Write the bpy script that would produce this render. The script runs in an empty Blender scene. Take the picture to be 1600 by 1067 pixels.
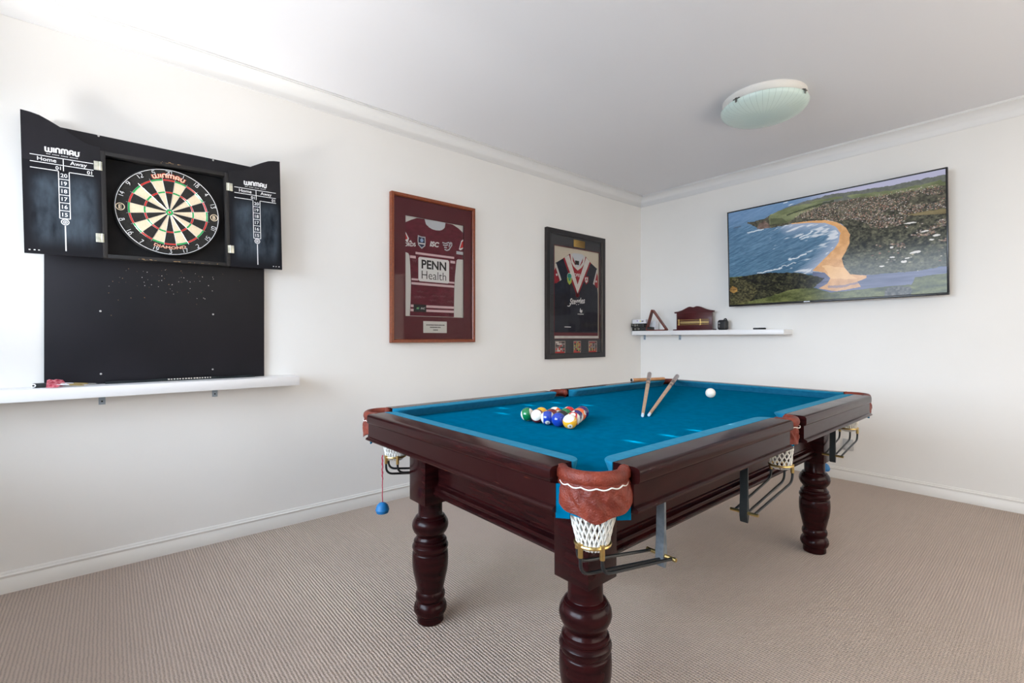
import bpy, bmesh, math, random
import numpy as np
from mathutils import Matrix, Vector, Euler

random.seed(7)
PI = math.pi
scene = bpy.context.scene
COL = scene.collection

# ------------------------------------------------------------------ camera
cam_d = bpy.data.cameras.new('camera')
cam = bpy.data.objects.new('camera', cam_d)
COL.objects.link(cam)
cam.location = (3.109, -4.546, 1.15)
cam.rotation_euler = (PI / 2, 0, math.radians(49.546))
cam_d.sensor_width = 36.0
cam_d.lens = 36.0 * 741.0 / 1600.0
cam_d.shift_y = -6.5 / 1600.0
cam_d.clip_start = 0.05
scene.camera = cam

# ------------------------------------------------------------------ view, world
vs = scene.view_settings
vs.view_transform = 'Standard'
vs.look = 'None'
vs.gamma = 1.0
vs.use_curve_mapping = False
vs.exposure = 0.32

world = bpy.data.worlds.new('sky')
scene.world = world
world.use_nodes = True
bg = world.node_tree.nodes['Background']
bg.inputs[0].default_value = (0.62, 0.78, 1.0, 1)
bg.inputs[1].default_value = 1.0


def lamp(name, kind, loc, rot, energy, color, **kw):
    d = bpy.data.lights.new(name, kind)
    d.energy = energy
    d.color = color
    for k, v in kw.items():
        setattr(d, k, v)
    o = bpy.data.objects.new(name, d)
    COL.objects.link(o)
    o.location = loc
    o.rotation_euler = rot
    return o


def aim(o, target):
    v = Vector(target) - o.location
    o.rotation_euler = v.to_track_quat('-Z', 'Y').to_euler()


# daylight through the wide window behind the camera: sky from above, sunlit paving from below
sky_l = lamp('sky_light', 'AREA', (1.7, -9.6, 2.7), (0, 0, 0), 680, (0.74, 0.86, 1.0), shape='RECTANGLE', size=5.5, size_y=3.4)
aim(sky_l, (1.8, -3.0, 1.2))
pav_l = lamp('paving_light', 'AREA', (0.95, -7.0, -0.1), (0, 0, 0), 150, (1.0, 0.97, 0.93), shape='RECTANGLE', size=0.7, size_y=0.9)
aim(pav_l, (0.6, -4.4, 2.7))
# sun on the closed blind of the side window; only its cord holes let it through
SUN_EL = math.radians(22.0)
SUN_AZ = 0.10
SUNV = Vector((math.cos(SUN_EL) * math.cos(SUN_AZ), math.cos(SUN_EL) * math.sin(SUN_AZ), math.sin(SUN_EL)))
sun = lamp('sun', 'SUN', (9, 0, 6), (0, 0, 0), 32.0, (1.0, 0.95, 0.88), angle=math.radians(0.45))
sun.rotation_euler = (-SUNV).to_track_quat('-Z', 'Y').to_euler()

# ------------------------------------------------------------------ materials
MATS = {}


def mat(name, rgb, rough=0.5, metal=0.0, coat=0.0, sheen=0.0, spec=0.5):
    if name in MATS:
        return MATS[name]
    m = bpy.data.materials.new(name)
    m.use_nodes = True
    b = m.node_tree.nodes['Principled BSDF']
    b.inputs['Base Color'].default_value = (*rgb, 1)
    b.inputs['Roughness'].default_value = rough
    b.inputs['Metallic'].default_value = metal
    b.inputs['Coat Weight'].default_value = coat
    b.inputs['Coat Roughness'].default_value = 0.12
    b.inputs['Sheen Weight'].default_value = sheen
    b.inputs['Specular IOR Level'].default_value = spec
    MATS[name] = m
    return m


def node(m, t, **kw):
    n = m.node_tree.nodes.new(t)
    for k, v in kw.items():
        setattr(n, k, v)
    return n


def link(m, a, b):
    m.node_tree.links.new(a, b)


def noisy(name, c1, c2, scale=8.0, rough=0.5, bump=0.0, bump_scale=None, stretch=(1, 1, 1), detail=4.0, pos=(0.35, 0.65), rough2=None, **kw):
    """two-tone noise colour with an optional bump, in object space"""
    if name in MATS:
        return MATS[name]
    m = mat(name, c1, rough, **kw)
    b = m.node_tree.nodes['Principled BSDF']
    tc = node(m, 'ShaderNodeTexCoord')
    mp = node(m, 'ShaderNodeMapping')
    mp.inputs['Scale'].default_value = stretch
    link(m, tc.outputs['Object'], mp.inputs['Vector'])
    nz = node(m, 'ShaderNodeTexNoise')
    nz.inputs['Scale'].default_value = scale
    nz.inputs['Detail'].default_value = detail
    link(m, mp.outputs[0], nz.inputs['Vector'])
    cr = node(m, 'ShaderNodeValToRGB')
    cr.color_ramp.elements[0].position = pos[0]
    cr.color_ramp.elements[1].position = pos[1]
    cr.color_ramp.elements[0].color = (*c1, 1)
    cr.color_ramp.elements[1].color = (*c2, 1)
    link(m, nz.outputs['Fac'], cr.inputs[0])
    link(m, cr.outputs[0], b.inputs['Base Color'])
    if rough2 is not None:
        mr = node(m, 'ShaderNodeMapRange')
        mr.inputs[3].default_value = rough
        mr.inputs[4].default_value = rough2
        link(m, nz.outputs['Fac'], mr.inputs[0])
        link(m, mr.outputs[0], b.inputs['Roughness'])
    if bump:
        n2 = node(m, 'ShaderNodeTexNoise')
        n2.inputs['Scale'].default_value = bump_scale or scale * 6
        n2.inputs['Detail'].default_value = 3
        link(m, tc.outputs['Object'], n2.inputs['Vector'])
        bp = node(m, 'ShaderNodeBump')
        bp.inputs['Strength'].default_value = bump
        bp.inputs['Distance'].default_value = 0.004
        link(m, n2.outputs['Fac'], bp.inputs['Height'])
        link(m, bp.outputs[0], b.inputs['Normal'])
    return m


def carpet_mat():
    m = mat('loop_carpet', (0.4, 0.33, 0.28), 0.95, sheen=0.2, spec=0.1)
    b = m.node_tree.nodes['Principled BSDF']
    tc = node(m, 'ShaderNodeTexCoord')
    nz = node(m, 'ShaderNodeTexNoise')
    nz.inputs['Scale'].default_value = 55
    nz.inputs['Detail'].default_value = 2
    link(m, tc.outputs['Object'], nz.inputs['Vector'])
    mx = node(m, 'ShaderNodeVectorMath', operation='MULTIPLY_ADD')
    mx.inputs[1].default_value = (0.006, 0.006, 0)
    link(m, nz.outputs['Color'], mx.inputs[0])
    link(m, tc.outputs['Object'], mx.inputs[2])
    sp = node(m, 'ShaderNodeSeparateXYZ')
    link(m, mx.outputs[0], sp.inputs[0])

    def wave(out, period, ph=None):
        a = node(m, 'ShaderNodeMath', operation='MULTIPLY')
        a.inputs[1].default_value = 2 * PI / period
        link(m, out, a.inputs[0])
        s = node(m, 'ShaderNodeMath', operation='SINE')
        link(m, a.outputs[0], s.inputs[0])
        return s.outputs[0]
    wy = wave(sp.outputs['Y'], 0.0119)
    wx = wave(sp.outputs['X'], 0.010)
    ad = node(m, 'ShaderNodeMath', operation='MULTIPLY_ADD')
    ad.inputs[1].default_value = 0.55
    link(m, wx, ad.inputs[0])
    link(m, wy, ad.inputs[2])
    mr = node(m, 'ShaderNodeMapRange')
    mr.inputs[1].default_value = -1.5
    mr.inputs[2].default_value = 1.5
    link(m, ad.outputs[0], mr.inputs[0])
    pw = node(m, 'ShaderNodeMath', operation='POWER')
    pw.inputs[1].default_value = 0.5
    link(m, mr.outputs[0], pw.inputs[0])
    big = node(m, 'ShaderNodeTexNoise')
    big.inputs['Scale'].default_value = 2.2
    big.inputs['Detail'].default_value = 3
    link(m, tc.outputs['Object'], big.inputs['Vector'])
    mm = node(m, 'ShaderNodeMath', operation='MULTIPLY_ADD')
    mm.inputs[1].default_value = 0.30
    link(m, big.outputs['Fac'], mm.inputs[0])
    link(m, pw.outputs[0], mm.inputs[2])
    cr = node(m, 'ShaderNodeValToRGB')
    e = cr.color_ramp.elements
    e[0].position = 0.12
    e[0].color = (0.310, 0.236, 0.194, 1)
    e[1].position = 0.95
    e[1].color = (0.640, 0.512, 0.430, 1)
    link(m, mm.outputs[0], cr.inputs[0])
    link(m, cr.outputs[0], b.inputs['Base Color'])
    bp = node(m, 'ShaderNodeBump')
    bp.inputs['Strength'].default_value = 0.75
    bp.inputs['Distance'].default_value = 0.003
    fz = node(m, 'ShaderNodeTexNoise')
    fz.inputs['Scale'].default_value = 330
    fz.inputs['Detail'].default_value = 2
    link(m, tc.outputs['Object'], fz.inputs['Vector'])
    fa = node(m, 'ShaderNodeMath', operation='MULTIPLY_ADD')
    fa.inputs[1].default_value = 2.6
    link(m, fz.outputs['Fac'], fa.inputs[0])
    link(m, ad.outputs[0], fa.inputs[2])
    link(m, fa.outputs[0], bp.inputs['Height'])
    f2_ = node(m, 'ShaderNodeMath', operation='MULTIPLY_ADD')
    f2_.inputs[1].default_value = 0.55
    f2_.inputs[2].default_value = -0.275
    link(m, fz.outputs['Fac'], f2_.inputs[0])
    f3_ = node(m, 'ShaderNodeMath', operation='ADD')
    link(m, f2_.outputs[0], f3_.inputs[0])
    link(m, mm.outputs[0], f3_.inputs[1])
    link(m, f3_.outputs[0], cr.inputs[0])
    link(m, bp.outputs[0], b.inputs['Normal'])
    return m


def pane_mat(name, tint=(1, 1, 1)):
    m = bpy.data.materials.new(name)
    m.use_nodes = True
    nt = m.node_tree
    for n in list(nt.nodes):
        nt.nodes.remove(n)
    out = node(m, 'ShaderNodeOutputMaterial')
    tr = node(m, 'ShaderNodeBsdfTransparent')
    tr.inputs[0].default_value = (*tint, 1)
    gl = node(m, 'ShaderNodeBsdfGlossy')
    gl.inputs['Roughness'].default_value = 0.01
    fr = node(m, 'ShaderNodeFresnel')
    fr.inputs[0].default_value = 1.28
    mx = node(m, 'ShaderNodeMixShader')
    link(m, fr.outputs[0], mx.inputs[0])
    link(m, tr.outputs[0], mx.inputs[1])
    link(m, gl.outputs[0], mx.inputs[2])
    link(m, mx.outputs[0], out.inputs[0])
    MATS[name] = m
    return m


WALL = noisy('warm_white_paint', (0.862, 0.848, 0.818), (0.882, 0.868, 0.840), 1.6, 0.55, bump=0.04, bump_scale=260, spec=0.3)
CEIL = mat('ceiling_paint', (0.85, 0.855, 0.885), 0.9, spec=0.2)
TRIM = mat('trim_gloss_paint', (0.84, 0.825, 0.79), 0.35)
CARPET = carpet_mat()
WHITE = mat('white_laminate', (0.86, 0.86, 0.87), 0.3)
WOOD = noisy('mahogany', (0.014, 0.0026, 0.0032), (0.029, 0.0046, 0.0050), 9, 0.17, stretch=(1, 1, 7), rough2=0.27, coat=0.03, spec=0.16)
WOODX = noisy('mahogany_long', (0.013, 0.0028, 0.0032), (0.030, 0.0052, 0.0052), 7, 0.16, stretch=(2, 2, 16), rough2=0.28, coat=0.03, spec=0.16)
SCUFF = noisy('mahogany_scuffed', (0.022, 0.004, 0.0042), (0.42, 0.10, 0.03), 5.0, 0.25, stretch=(1.2, 1.2, 9), pos=(0.66, 0.80), coat=0.03, spec=0.16)
CLOTH = noisy('blue_baize', (0.0, 0.118, 0.235), (0.0, 0.138, 0.270), 30, 0.95, bump=0.10, bump_scale=700, sheen=0.0, spec=0.0)
CLOTH2 = noisy('cushion_baize_pale_sheen', (0.010, 0.150, 0.265), (0.014, 0.178, 0.305), 40, 0.95, bump=0.10, bump_scale=700, sheen=0.12, spec=0.0)  # bed cloth with a lighter base: grazing sheen painted into the colour
for _m in (CLOTH, CLOTH2):
    _m.node_tree.nodes['Principled BSDF'].inputs['Sheen Tint'].default_value = (0.35, 0.8, 1.0, 1)
    _m.node_tree.nodes['Principled BSDF'].inputs['Sheen Roughness'].default_value = 0.45
LEATHER = noisy('tan_leather', (0.125, 0.017, 0.009), (0.215, 0.036, 0.018), 25, 0.40, bump=0.6, bump_scale=260, spec=0.35)
BRASS = mat('brass', (0.62, 0.44, 0.17), 0.28, metal=1.0)
BLACKM = mat('black_rod', (0.010, 0.012, 0.014), 0.30)
NETM = mat('white_net_cord', (0.78, 0.77, 0.72), 0.85)
GREYL = noisy('grey_leather', (0.11, 0.13, 0.15), (0.17, 0.19, 0.21), 60, 0.7)
BLACKL = mat('black_leather', (0.012, 0.018, 0.020), 0.5)
BLKBOARD = noisy('black_board_paint', (0.007, 0.007, 0.010), (0.011, 0.010, 0.014), 3, 0.5, spec=0.28)
BLKWOOD = noisy('black_cabinet_wood', (0.013, 0.012, 0.012), (0.020, 0.018, 0.018), 8, 0.5, spec=0.35)
BLKIN = noisy('black_cabinet_lining', (0.009, 0.009, 0.010), (0.015, 0.014, 0.015), 12, 0.75, spec=0.25)
CHIP = mat('chipped_fibreboard', (0.32, 0.20, 0.10), 0.9)
CHALKB = noisy('dusty_blackboard', (0.009, 0.012, 0.018), (0.085, 0.112, 0.142), 7.0, 0.8, detail=9, pos=(0.30, 0.78), stretch=(1, 2.4, 1), spec=0.2)


def dust_mask(m):
    nt = m.node_tree
    pb_ = nt.nodes['Principled BSDF']
    src = pb_.inputs['Base Color'].links[0].from_socket
    tc = node(m, 'ShaderNodeTexCoord')
    sp = node(m, 'ShaderNodeSeparateXYZ')
    link(m, tc.outputs['Generated'], sp.inputs[0])
    prev = None
    for out, lo, hi in ((sp.outputs['Y'], 0.03, 0.22), (sp.outputs['Y'], 0.99, 0.84), (sp.outputs['Z'], 0.02, 0.20), (sp.outputs['Z'], 0.625, 0.50)):
        mr = node(m, 'ShaderNodeMapRange', interpolation_type='SMOOTHSTEP')
        mr.inputs[1].default_value = lo
        mr.inputs[2].default_value = hi
        link(m, out, mr.inputs[0])
        if prev is None:
            prev = mr.outputs[0]
        else:
            mu = node(m, 'ShaderNodeMath', operation='MULTIPLY')
            link(m, prev, mu.inputs[0])
            link(m, mr.outputs[0], mu.inputs[1])
            prev = mu.outputs[0]
    mx = node(m, 'ShaderNodeMix', data_type='RGBA')
    link(m, prev, mx.inputs[0])
    mx.inputs[6].default_value = (0.009, 0.009, 0.012, 1)
    link(m, src, mx.inputs[7])
    link(m, mx.outputs[2], pb_.inputs['Base Color'])


dust_mask(CHALKB)
PRINTW = mat('white_print', (0.85, 0.85, 0.86), 0.6)
ZINC = noisy('zinc_hinge', (0.50, 0.52, 0.42), (0.72, 0.70, 0.60), 60, 0.4, metal=0.7)
BRACKET = mat('grey_bracket', (0.36, 0.43, 0.50), 0.45, metal=0.2)
SCREW = mat('screw_metal', (0.62, 0.62, 0.62), 0.35, metal=0.8)
DARKHOLE = mat('dark_recess', (0.01, 0.01, 0.01), 0.8)
SISAL_B = noisy('sisal_black', (0.010, 0.009, 0.008), (0.020, 0.018, 0.015), 180, 0.9)
SISAL_C = noisy('sisal_cream', (0.76, 0.62, 0.42), (0.82, 0.69, 0.50), 180, 0.9)
SISAL_R = mat('sisal_red', (0.56, 0.028, 0.020), 0.85)
SISAL_G = mat('sisal_green', (0.02, 0.36, 0.09), 0.85)
WIRE = mat('steel_wire', (0.80, 0.80, 0.82), 0.3, metal=0.9)
LOGORED = mat('logo_red', (0.62, 0.06, 0.04), 0.6)
FRAMEW = noisy('red_brown_frame', (0.18, 0.036, 0.010), (0.27, 0.062, 0.018), 14, 0.35, stretch=(1, 8, 8))
MATB = noisy('maroon_mat_board', (0.115, 0.020, 0.028), (0.13, 0.024, 0.033), 90, 0.8)
JMAR = noisy('maroon_jersey', (0.110, 0.007, 0.020), (0.165, 0.014, 0.034), 22, 0.75, bump=0.2, bump_scale=60, stretch=(1, 1, 2))
JPINK = mat('pale_pink_band', (0.78, 0.58, 0.62), 0.75)
PAPER = mat('off_white_backing', (0.74, 0.74, 0.72), 0.85)
INK = mat('black_ink', (0.012, 0.012, 0.014), 0.6)
NAVY = mat('navy_print', (0.02, 0.03, 0.09), 0.7)
RED = mat('red_print', (0.62, 0.035, 0.035), 0.7)
FRAMEK = mat('black_frame', (0.012, 0.008, 0.008), 0.35)
MATK = noisy('charcoal_mat_board', (0.055, 0.056, 0.064), (0.065, 0.066, 0.074), 90, 0.8)
JNAVY = noisy('navy_jersey', (0.008, 0.010, 0.022), (0.018, 0.020, 0.036), 16, 0.7, bump=0.25, bump_scale=40)
JRED = noisy('red_jersey', (0.30, 0.010, 0.022), (0.38, 0.016, 0.030), 20, 0.7)
JWHT = noisy('white_jersey', (0.70, 0.68, 0.66), (0.78, 0.76, 0.74), 20, 0.8)
GOLD = mat('gold_plaque', (0.66, 0.42, 0.12), 0.32, metal=0.85)
LIME = mat('lime_print', (0.42, 0.55, 0.10), 0.6)
TEAL = mat('teal_print', (0.02, 0.32, 0.26), 0.6)
PANE = pane_mat('picture_glass')
WPANE = pane_mat('window_glass')
TVK = mat('tv_black_plastic', (0.010, 0.010, 0.011), 0.25)
FROST = mat('frosted_green_glass', (0.66, 0.80, 0.745), 0.22, spec=0.5)
FROSTL = mat('etched_line', (0.33, 0.45, 0.41), 0.4)
CLIPM = mat('dull_clip_metal', (0.16, 0.16, 0.15), 0.4, metal=0.6)
FITW = mat('cream_enamel', (0.82, 0.80, 0.76), 0.4)
RACKW = noisy('rack_wood', (0.12, 0.020, 0.009), (0.19, 0.034, 0.014), 18, 0.3)
SCOREW = noisy('score_mahogany', (0.055, 0.006, 0.008), (0.085, 0.010, 0.012), 14, 0.3, stretch=(1, 1, 4))
BOXK = noisy('dark_printed_carton', (0.010, 0.010, 0.010), (0.085, 0.075, 0.055), 38, 0.5, pos=(0.55, 0.68))
BOXW = mat('white_carton', (0.80, 0.80, 0.84), 0.5)
SPK = mat('black_mesh_fabric', (0.010, 0.010, 0.011), 0.55)
BLUER = mat('blue_rubber', (0.005, 0.16, 0.42), 0.5)
CORD = mat('red_cord', (0.45, 0.02, 0.06), 0.7)
MAPLE = noisy('maple_shaft', (0.50, 0.30, 0.16), (0.62, 0.40, 0.24), 20, 0.3, stretch=(1, 1, 1))
ORANGEW = noisy('orange_cue_wood', (0.58, 0.26, 0.10), (0.68, 0.34, 0.15), 20, 0.35)
BUTT = noisy('grey_mauve_butt', (0.22, 0.17, 0.17), (0.32, 0.25, 0.25), 20, 0.3)
BUTTD = mat('dark_butt_ring', (0.10, 0.035, 0.025), 0.3)
FERR = mat('white_ferrule', (0.82, 0.84, 0.88), 0.3)
TIPB = mat('blue_tip', (0.45, 0.62, 0.82), 0.7)
FLIGHT = noisy('red_flight', (0.42, 0.02, 0.05), (0.75, 0.28, 0.32), 90, 0.4)
DBRASS = mat('dart_barrel', (0.42, 0.32, 0.14), 0.35, metal=0.8)
SOCKET = mat('white_socket', (0.80, 0.79, 0.77), 0.4)
SOCKETG = mat('grey_socket', (0.55, 0.55, 0.56), 0.4)
BLIND = mat('closed_blind', (0.75, 0.73, 0.70), 0.7)
_tl = node(BLIND, 'ShaderNodeBsdfTranslucent')
_tl.inputs[0].default_value = (0.80, 0.74, 0.66, 1)
_mx = node(BLIND, 'ShaderNodeMixShader')
_mx.inputs[0].default_value = 0.31
link(BLIND, BLIND.node_tree.nodes['Principled BSDF'].outputs[0], _mx.inputs[1])
link(BLIND, _tl.outputs[0], _mx.inputs[2])
link(BLIND, _mx.outputs[0], BLIND.node_tree.nodes['Material Output'].inputs[0])


# ------------------------------------------------------------------ mesh builder
class MB:
    def __init__(self, M=None):
        self.v, self.f, self.m, self.mats = [], [], [], []
        self.M = M or Matrix.Identity(4)

    def mi(self, m):
        if m not in self.mats:
            self.mats.append(m)
        return self.mats.index(m)

    def add(self, vs, fs, m, M=None):
        n = len(self.v)
        T = self.M @ M if M is not None else self.M
        self.v += [tuple(T @ Vector(p)) for p in vs]
        k = self.mi(m)
        for f in fs:
            self.f.append([i + n for i in f])
            self.m.append(k)
        return self

    def box(self, lo, hi, m, bevel=0.0, M=None, seg=2):
        if bevel <= 0:
            x0, y0, z0 = lo
            x1, y1, z1 = hi
            vs = [(x0, y0, z0), (x1, y0, z0), (x1, y1, z0), (x0, y1, z0), (x0, y0, z1), (x1, y0, z1), (x1, y1, z1), (x0, y1, z1)]
            fs = [(0, 3, 2, 1), (4, 5, 6, 7), (0, 1, 5, 4), (1, 2, 6, 5), (2, 3, 7, 6), (3, 0, 4, 7)]
            return self.add(vs, fs, m, M)
        bm = bmesh.new()
        bmesh.ops.create_cube(bm, size=1.0)
        for v in bm.verts:
            v.co = Vector([lo[i] + (v.co[i] + 0.5) * (hi[i] - lo[i]) for i in range(3)])
        bmesh.ops.bevel(bm, geom=bm.edges[:], offset=bevel, segments=seg, profile=0.5, affect='EDGES')
        return self.bm(bm, m, M)

    def bm(self, bm, m, M=None):
        bm.verts.index_update()
        vs = [v.co[:] for v in bm.verts]
        fs = [[v.index for v in f.verts] for f in bm.faces]
        bm.free()
        return self.add(vs, fs, m, M)

    def lathe(self, prof, m, n=40, M=None, a0=0.0, a1=2 * PI):
        """prof: (r, z) or (r, z, material) bottom to top"""
        full = abs(a1 - a0 - 2 * PI) < 1e-6
        k = n if full else n + 1
        vs, idx = [], []
        for p in prof:
            r, z = p[0], p[1]
            if r < 1e-7:
                idx.append([len(vs)] * k)
                vs.append((0, 0, z))
            else:
                row = []
                for i in range(k):
                    a = a0 + (a1 - a0) * i / n
                    row.append(len(vs))
                    vs.append((r * math.cos(a), r * math.sin(a), z))
                idx.append(row)
        base = len(self.v)
        groups = {}
        for j in range(len(prof) - 1):
            mm = prof[j][2] if len(prof[j]) > 2 else m
            for i in range(n):
                i2 = (i + 1) % k
                q = [idx[j][i], idx[j][i2], idx[j + 1][i2], idx[j + 1][i]]
                q2 = []
                for t in q:
                    if t not in q2:
                        q2.append(t)
                if len(q2) > 2:
                    groups.setdefault(mm, []).append(q2)
        T = self.M @ M if M is not None else self.M
        self.v += [tuple(T @ Vector(p)) for p in vs]
        for mm, fs in groups.items():
            kk = self.mi(mm)
            for f in fs:
                self.f.append([i + base for i in f])
                self.m.append(kk)
        return self

    def cyl(self, p, q, r, m, n=16, r2=None):
        p, q = Vector(p), Vector(q)
        d = q - p
        M = Matrix.Translation(p) @ d.to_track_quat('Z', 'Y').to_matrix().to_4x4()
        L = d.length
        r2 = r if r2 is None else r2
        return self.lathe([(0, 0), (r, 0), (r2, L), (0, L)], m, n, M)

    def tube(self, pts, r, m, n=8, closed=False, rz=None):
        """tube along points; rz gives a second (vertical) radius"""
        P = [Vector(p) for p in pts]
        L = len(P)
        vs = []
        up = Vector((0, 0, 1))
        prev = None
        for i in range(L):
            a = P[i - 1] if (i > 0 or closed) else P[i]
            b = P[(i + 1) % L] if (i < L - 1 or closed) else P[i]
            t = (b - a).normalized()
            if prev is None:
                s = t.cross(up)
                if s.length < 1e-4:
                    s = t.cross(Vector((1, 0, 0)))
                s.normalize()
            else:
                s = prev - t * prev.dot(t)
                if s.length < 1e-5:
                    s = t.cross(up)
                s.normalize()
            prev = s
            w = s.cross(t)
            for k in range(n):
                a_ = 2 * PI * k / n
                vs.append(P[i] + s * (r * math.cos(a_)) + w * ((rz or r) * math.sin(a_)))
        fs = []
        for i in range(L if closed else L - 1):
            j = (i + 1) % L
            for k in range(n):
                k2 = (k + 1) % n
                fs.append((i * n + k, i * n + k2, j * n + k2, j * n + k))
        if not closed:
            fs.append(tuple(range(n))[::-1])
            fs.append(tuple((L - 1) * n + k for k in range(n)))
        return self.add(vs, fs, m)

    def prism(self, poly, z0, z1, m, M=None, bevel=0.0):
        """plan polygon extruded from z0 to z1"""
        n = len(poly)
        vs = [(p[0], p[1], z0) for p in poly] + [(p[0], p[1], z1) for p in poly]
        fs = [tuple(range(n))[::-1], tuple(range(n, 2 * n))] + [(i, (i + 1) % n, n + (i + 1) % n, n + i) for i in range(n)]
        if bevel:
            bm = bmesh.new()
            bv = [bm.verts.new(v) for v in vs]
            for f in fs:
                bm.faces.new([bv[i] for i in f])
            bmesh.ops.recalc_face_normals(bm, faces=bm.faces[:])
            bmesh.ops.bevel(bm, geom=[e for e in bm.edges if e.calc_face_angle(0) > 0.5], offset=bevel, segments=2, profile=0.5, affect='EDGES')
            return self.bm(bm, m, M)
        return self.add(vs, fs, m, M)

    def poly(self, pts, d, m):
        return self.add([(p[0], p[1], d) for p in pts], [tuple(range(len(pts)))], m)

    def rect(self, u0, v0, u1, v1, d, m):
        return self.poly([(u0, v0), (u1, v0), (u1, v1), (u0, v1)], d, m)

    def disc(self, u, v, r, d, m, n=24, rv=None, r_in=None):
        if r_in is None:
            return self.poly([(u + r * math.cos(2 * PI * i / n), v + (rv or r) * math.sin(2 * PI * i / n)) for i in range(n)], d, m)
        vs, fs = [], []
        for i in range(n):
            c, s = math.cos(2 * PI * i / n), math.sin(2 * PI * i / n)
            vs += [(u + r_in * c, v + r_in * s, d), (u + r * c, v + r * s, d)]
        for i in range(n):
            j = (i + 1) % n
            fs.append((2 * i, 2 * i + 1, 2 * j + 1, 2 * j))
        return self.add(vs, fs, m)

    def stroke(self, pts, w, d, m, warp=None):
        """flat painted ribbon with mitred joints and squared ends"""
        warp = warp or (lambda p: p)
        P = [Vector((p[0], p[1])) for p in pts]
        fine = [P[0]]
        for p, q in zip(P[:-1], P[1:]):
            k = max(1, int((q - p).length / (w * 2.0)))
            fine += [p + (q - p) * (i / k) for i in range(1, k + 1)]
        P = [fine[0]]
        for p in fine[1:]:
            if (p - P[-1]).length > 1e-6:
                P.append(p)
        self.layer = getattr(self, 'layer', 0) + 1
        d = d + 1.5e-5 * (self.layer % 12)
        vs, fs = [], []
        n = len(P)
        for i in range(n):
            t0 = (P[i] - P[i - 1]).normalized() if i else (P[1] - P[0]).normalized()
            t1 = (P[i + 1] - P[i]).normalized() if i < n - 1 else t0
            n0, n1 = Vector((-t0.y, t0.x)), Vector((-t1.y, t1.x))
            mt = n0 + n1
            mt = mt.normalized() if mt.length > 0.3 else n1
            mt = mt * (w / 2 / max(0.5, mt.dot(n1)))
            for q in (P[i] + mt, P[i] - mt):
                q = warp((q.x, q.y))
                vs.append((q[0], q[1], d))
        for i in range(n - 1):
            fs.append((2 * i, 2 * i + 1, 2 * i + 3, 2 * i + 2))
        return self.add(vs, fs, m)

    def text(self, body, u, v, size, d, m, bold=0.0, align='CENTER', rot=0.0, sx=1.0, shear=0.0, warp=None, spacing=1.0):
        vs, fs = text_mesh(body, bold, shear, spacing)
        off = 0.0
        xs = [p[0] for p in vs]
        if align == 'CENTER':
            off = -(min(xs) + max(xs)) / 2
        elif align == 'LEFT':
            off = -min(xs)
        c, s = math.cos(rot), math.sin(rot)
        out = []
        for p in vs:
            x, y = (p[0] + off) * size * sx, p[1] * size
            q = (x, y) if warp is None else warp((x, y))
            out.append((u + q[0] * c - q[1] * s, v + q[0] * s + q[1] * c, d))
        return self.add(out, fs, m)

    def build(self, name, parent=None, smooth=35, recalc=True):
        me = bpy.data.meshes.new(name)
        me.from_pydata([tuple(p) for p in self.v], [], self.f)
        for m in self.mats:
            me.materials.append(m)
        me.polygons.foreach_set('material_index', self.m)
        if recalc:
            bm = bmesh.new()
            bm.from_mesh(me)
            bmesh.ops.recalc_face_normals(bm, faces=bm.faces[:])
            bm.to_mesh(me)
            bm.free()
        if smooth:
            me.polygons.foreach_set('use_smooth', [True] * len(me.polygons))
            me.set_sharp_from_angle(angle=math.radians(smooth))
        me.update()
        o = bpy.data.objects.new(name, me)
        COL.objects.link(o)
        if parent is not None:
            o.parent = parent
        return o


_TXT = {}


def text_mesh(body, bold, shear, spacing):
    key = (body, bold, shear, spacing)
    if key not in _TXT:
        c = bpy.data.curves.new('lettering', 'FONT')
        c.body = body
        c.size = 1.0
        c.offset = bold
        c.shear = shear
        c.space_character = spacing
        c.resolution_u = 3
        o = bpy.data.objects.new('lettering', c)
        COL.objects.link(o)
        bpy.context.view_layer.update()
        me = o.evaluated_get(bpy.context.evaluated_depsgraph_get()).to_mesh()
        _TXT[key] = ([(v.co.x, v.co.y) for v in me.vertices], [tuple(p.vertices) for p in me.polygons])
        bpy.data.objects.remove(o)
        bpy.data.curves.remove(c)
    return _TXT[key]


# ------------------------------------------------------------------ naming helpers
def tag(o, label, cat, group=None):
    o['label'] = label
    o['category'] = cat
    if group:
        o['group'] = group
    return o


def thing(name, label, cat, loc=(0, 0, 0), rot=(0, 0, 0), group=None):
    o = bpy.data.objects.new(name, None)
    o.empty_display_size = 0.1
    COL.objects.link(o)
    o.location = loc
    o.rotation_euler = rot
    return tag(o, label, cat, group)


def struct(o):
    o['kind'] = 'structure'
    return o


# local (u, v, d) frames: d points out of the wall
LW = Matrix(((0, 0, 1, 0), (1, 0, 0, 0), (0, 1, 0, 0), (0, 0, 0, 1)))       # left wall: u=+y, v=+z, d=+x
BW = Matrix(((1, 0, 0, 0), (0, 0, -1, 0), (0, 1, 0, 0), (0, 0, 0, 1)))      # back wall: u=+x, v=+z, d=-y

# ------------------------------------------------------------------ room shell
XR, YB, HC = 4.6, -5.4, 2.70
struct(MB().box((-0.15, YB - 0.15, -0.1), (XR + 0.15, 0.15, 0), CARPET).build('floor'))
struct(MB().box((-0.15, YB - 0.15, HC), (XR + 0.15, 0.15, HC + 0.1), CEIL).build('ceiling'))
struct(MB().box((-0.15, YB - 0.15, 0), (0, 0.15, HC), WALL).build('wall_left'))
struct(MB().box((0, 0, 0), (XR, 0.15, HC), WALL).build('wall_back'))


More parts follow.
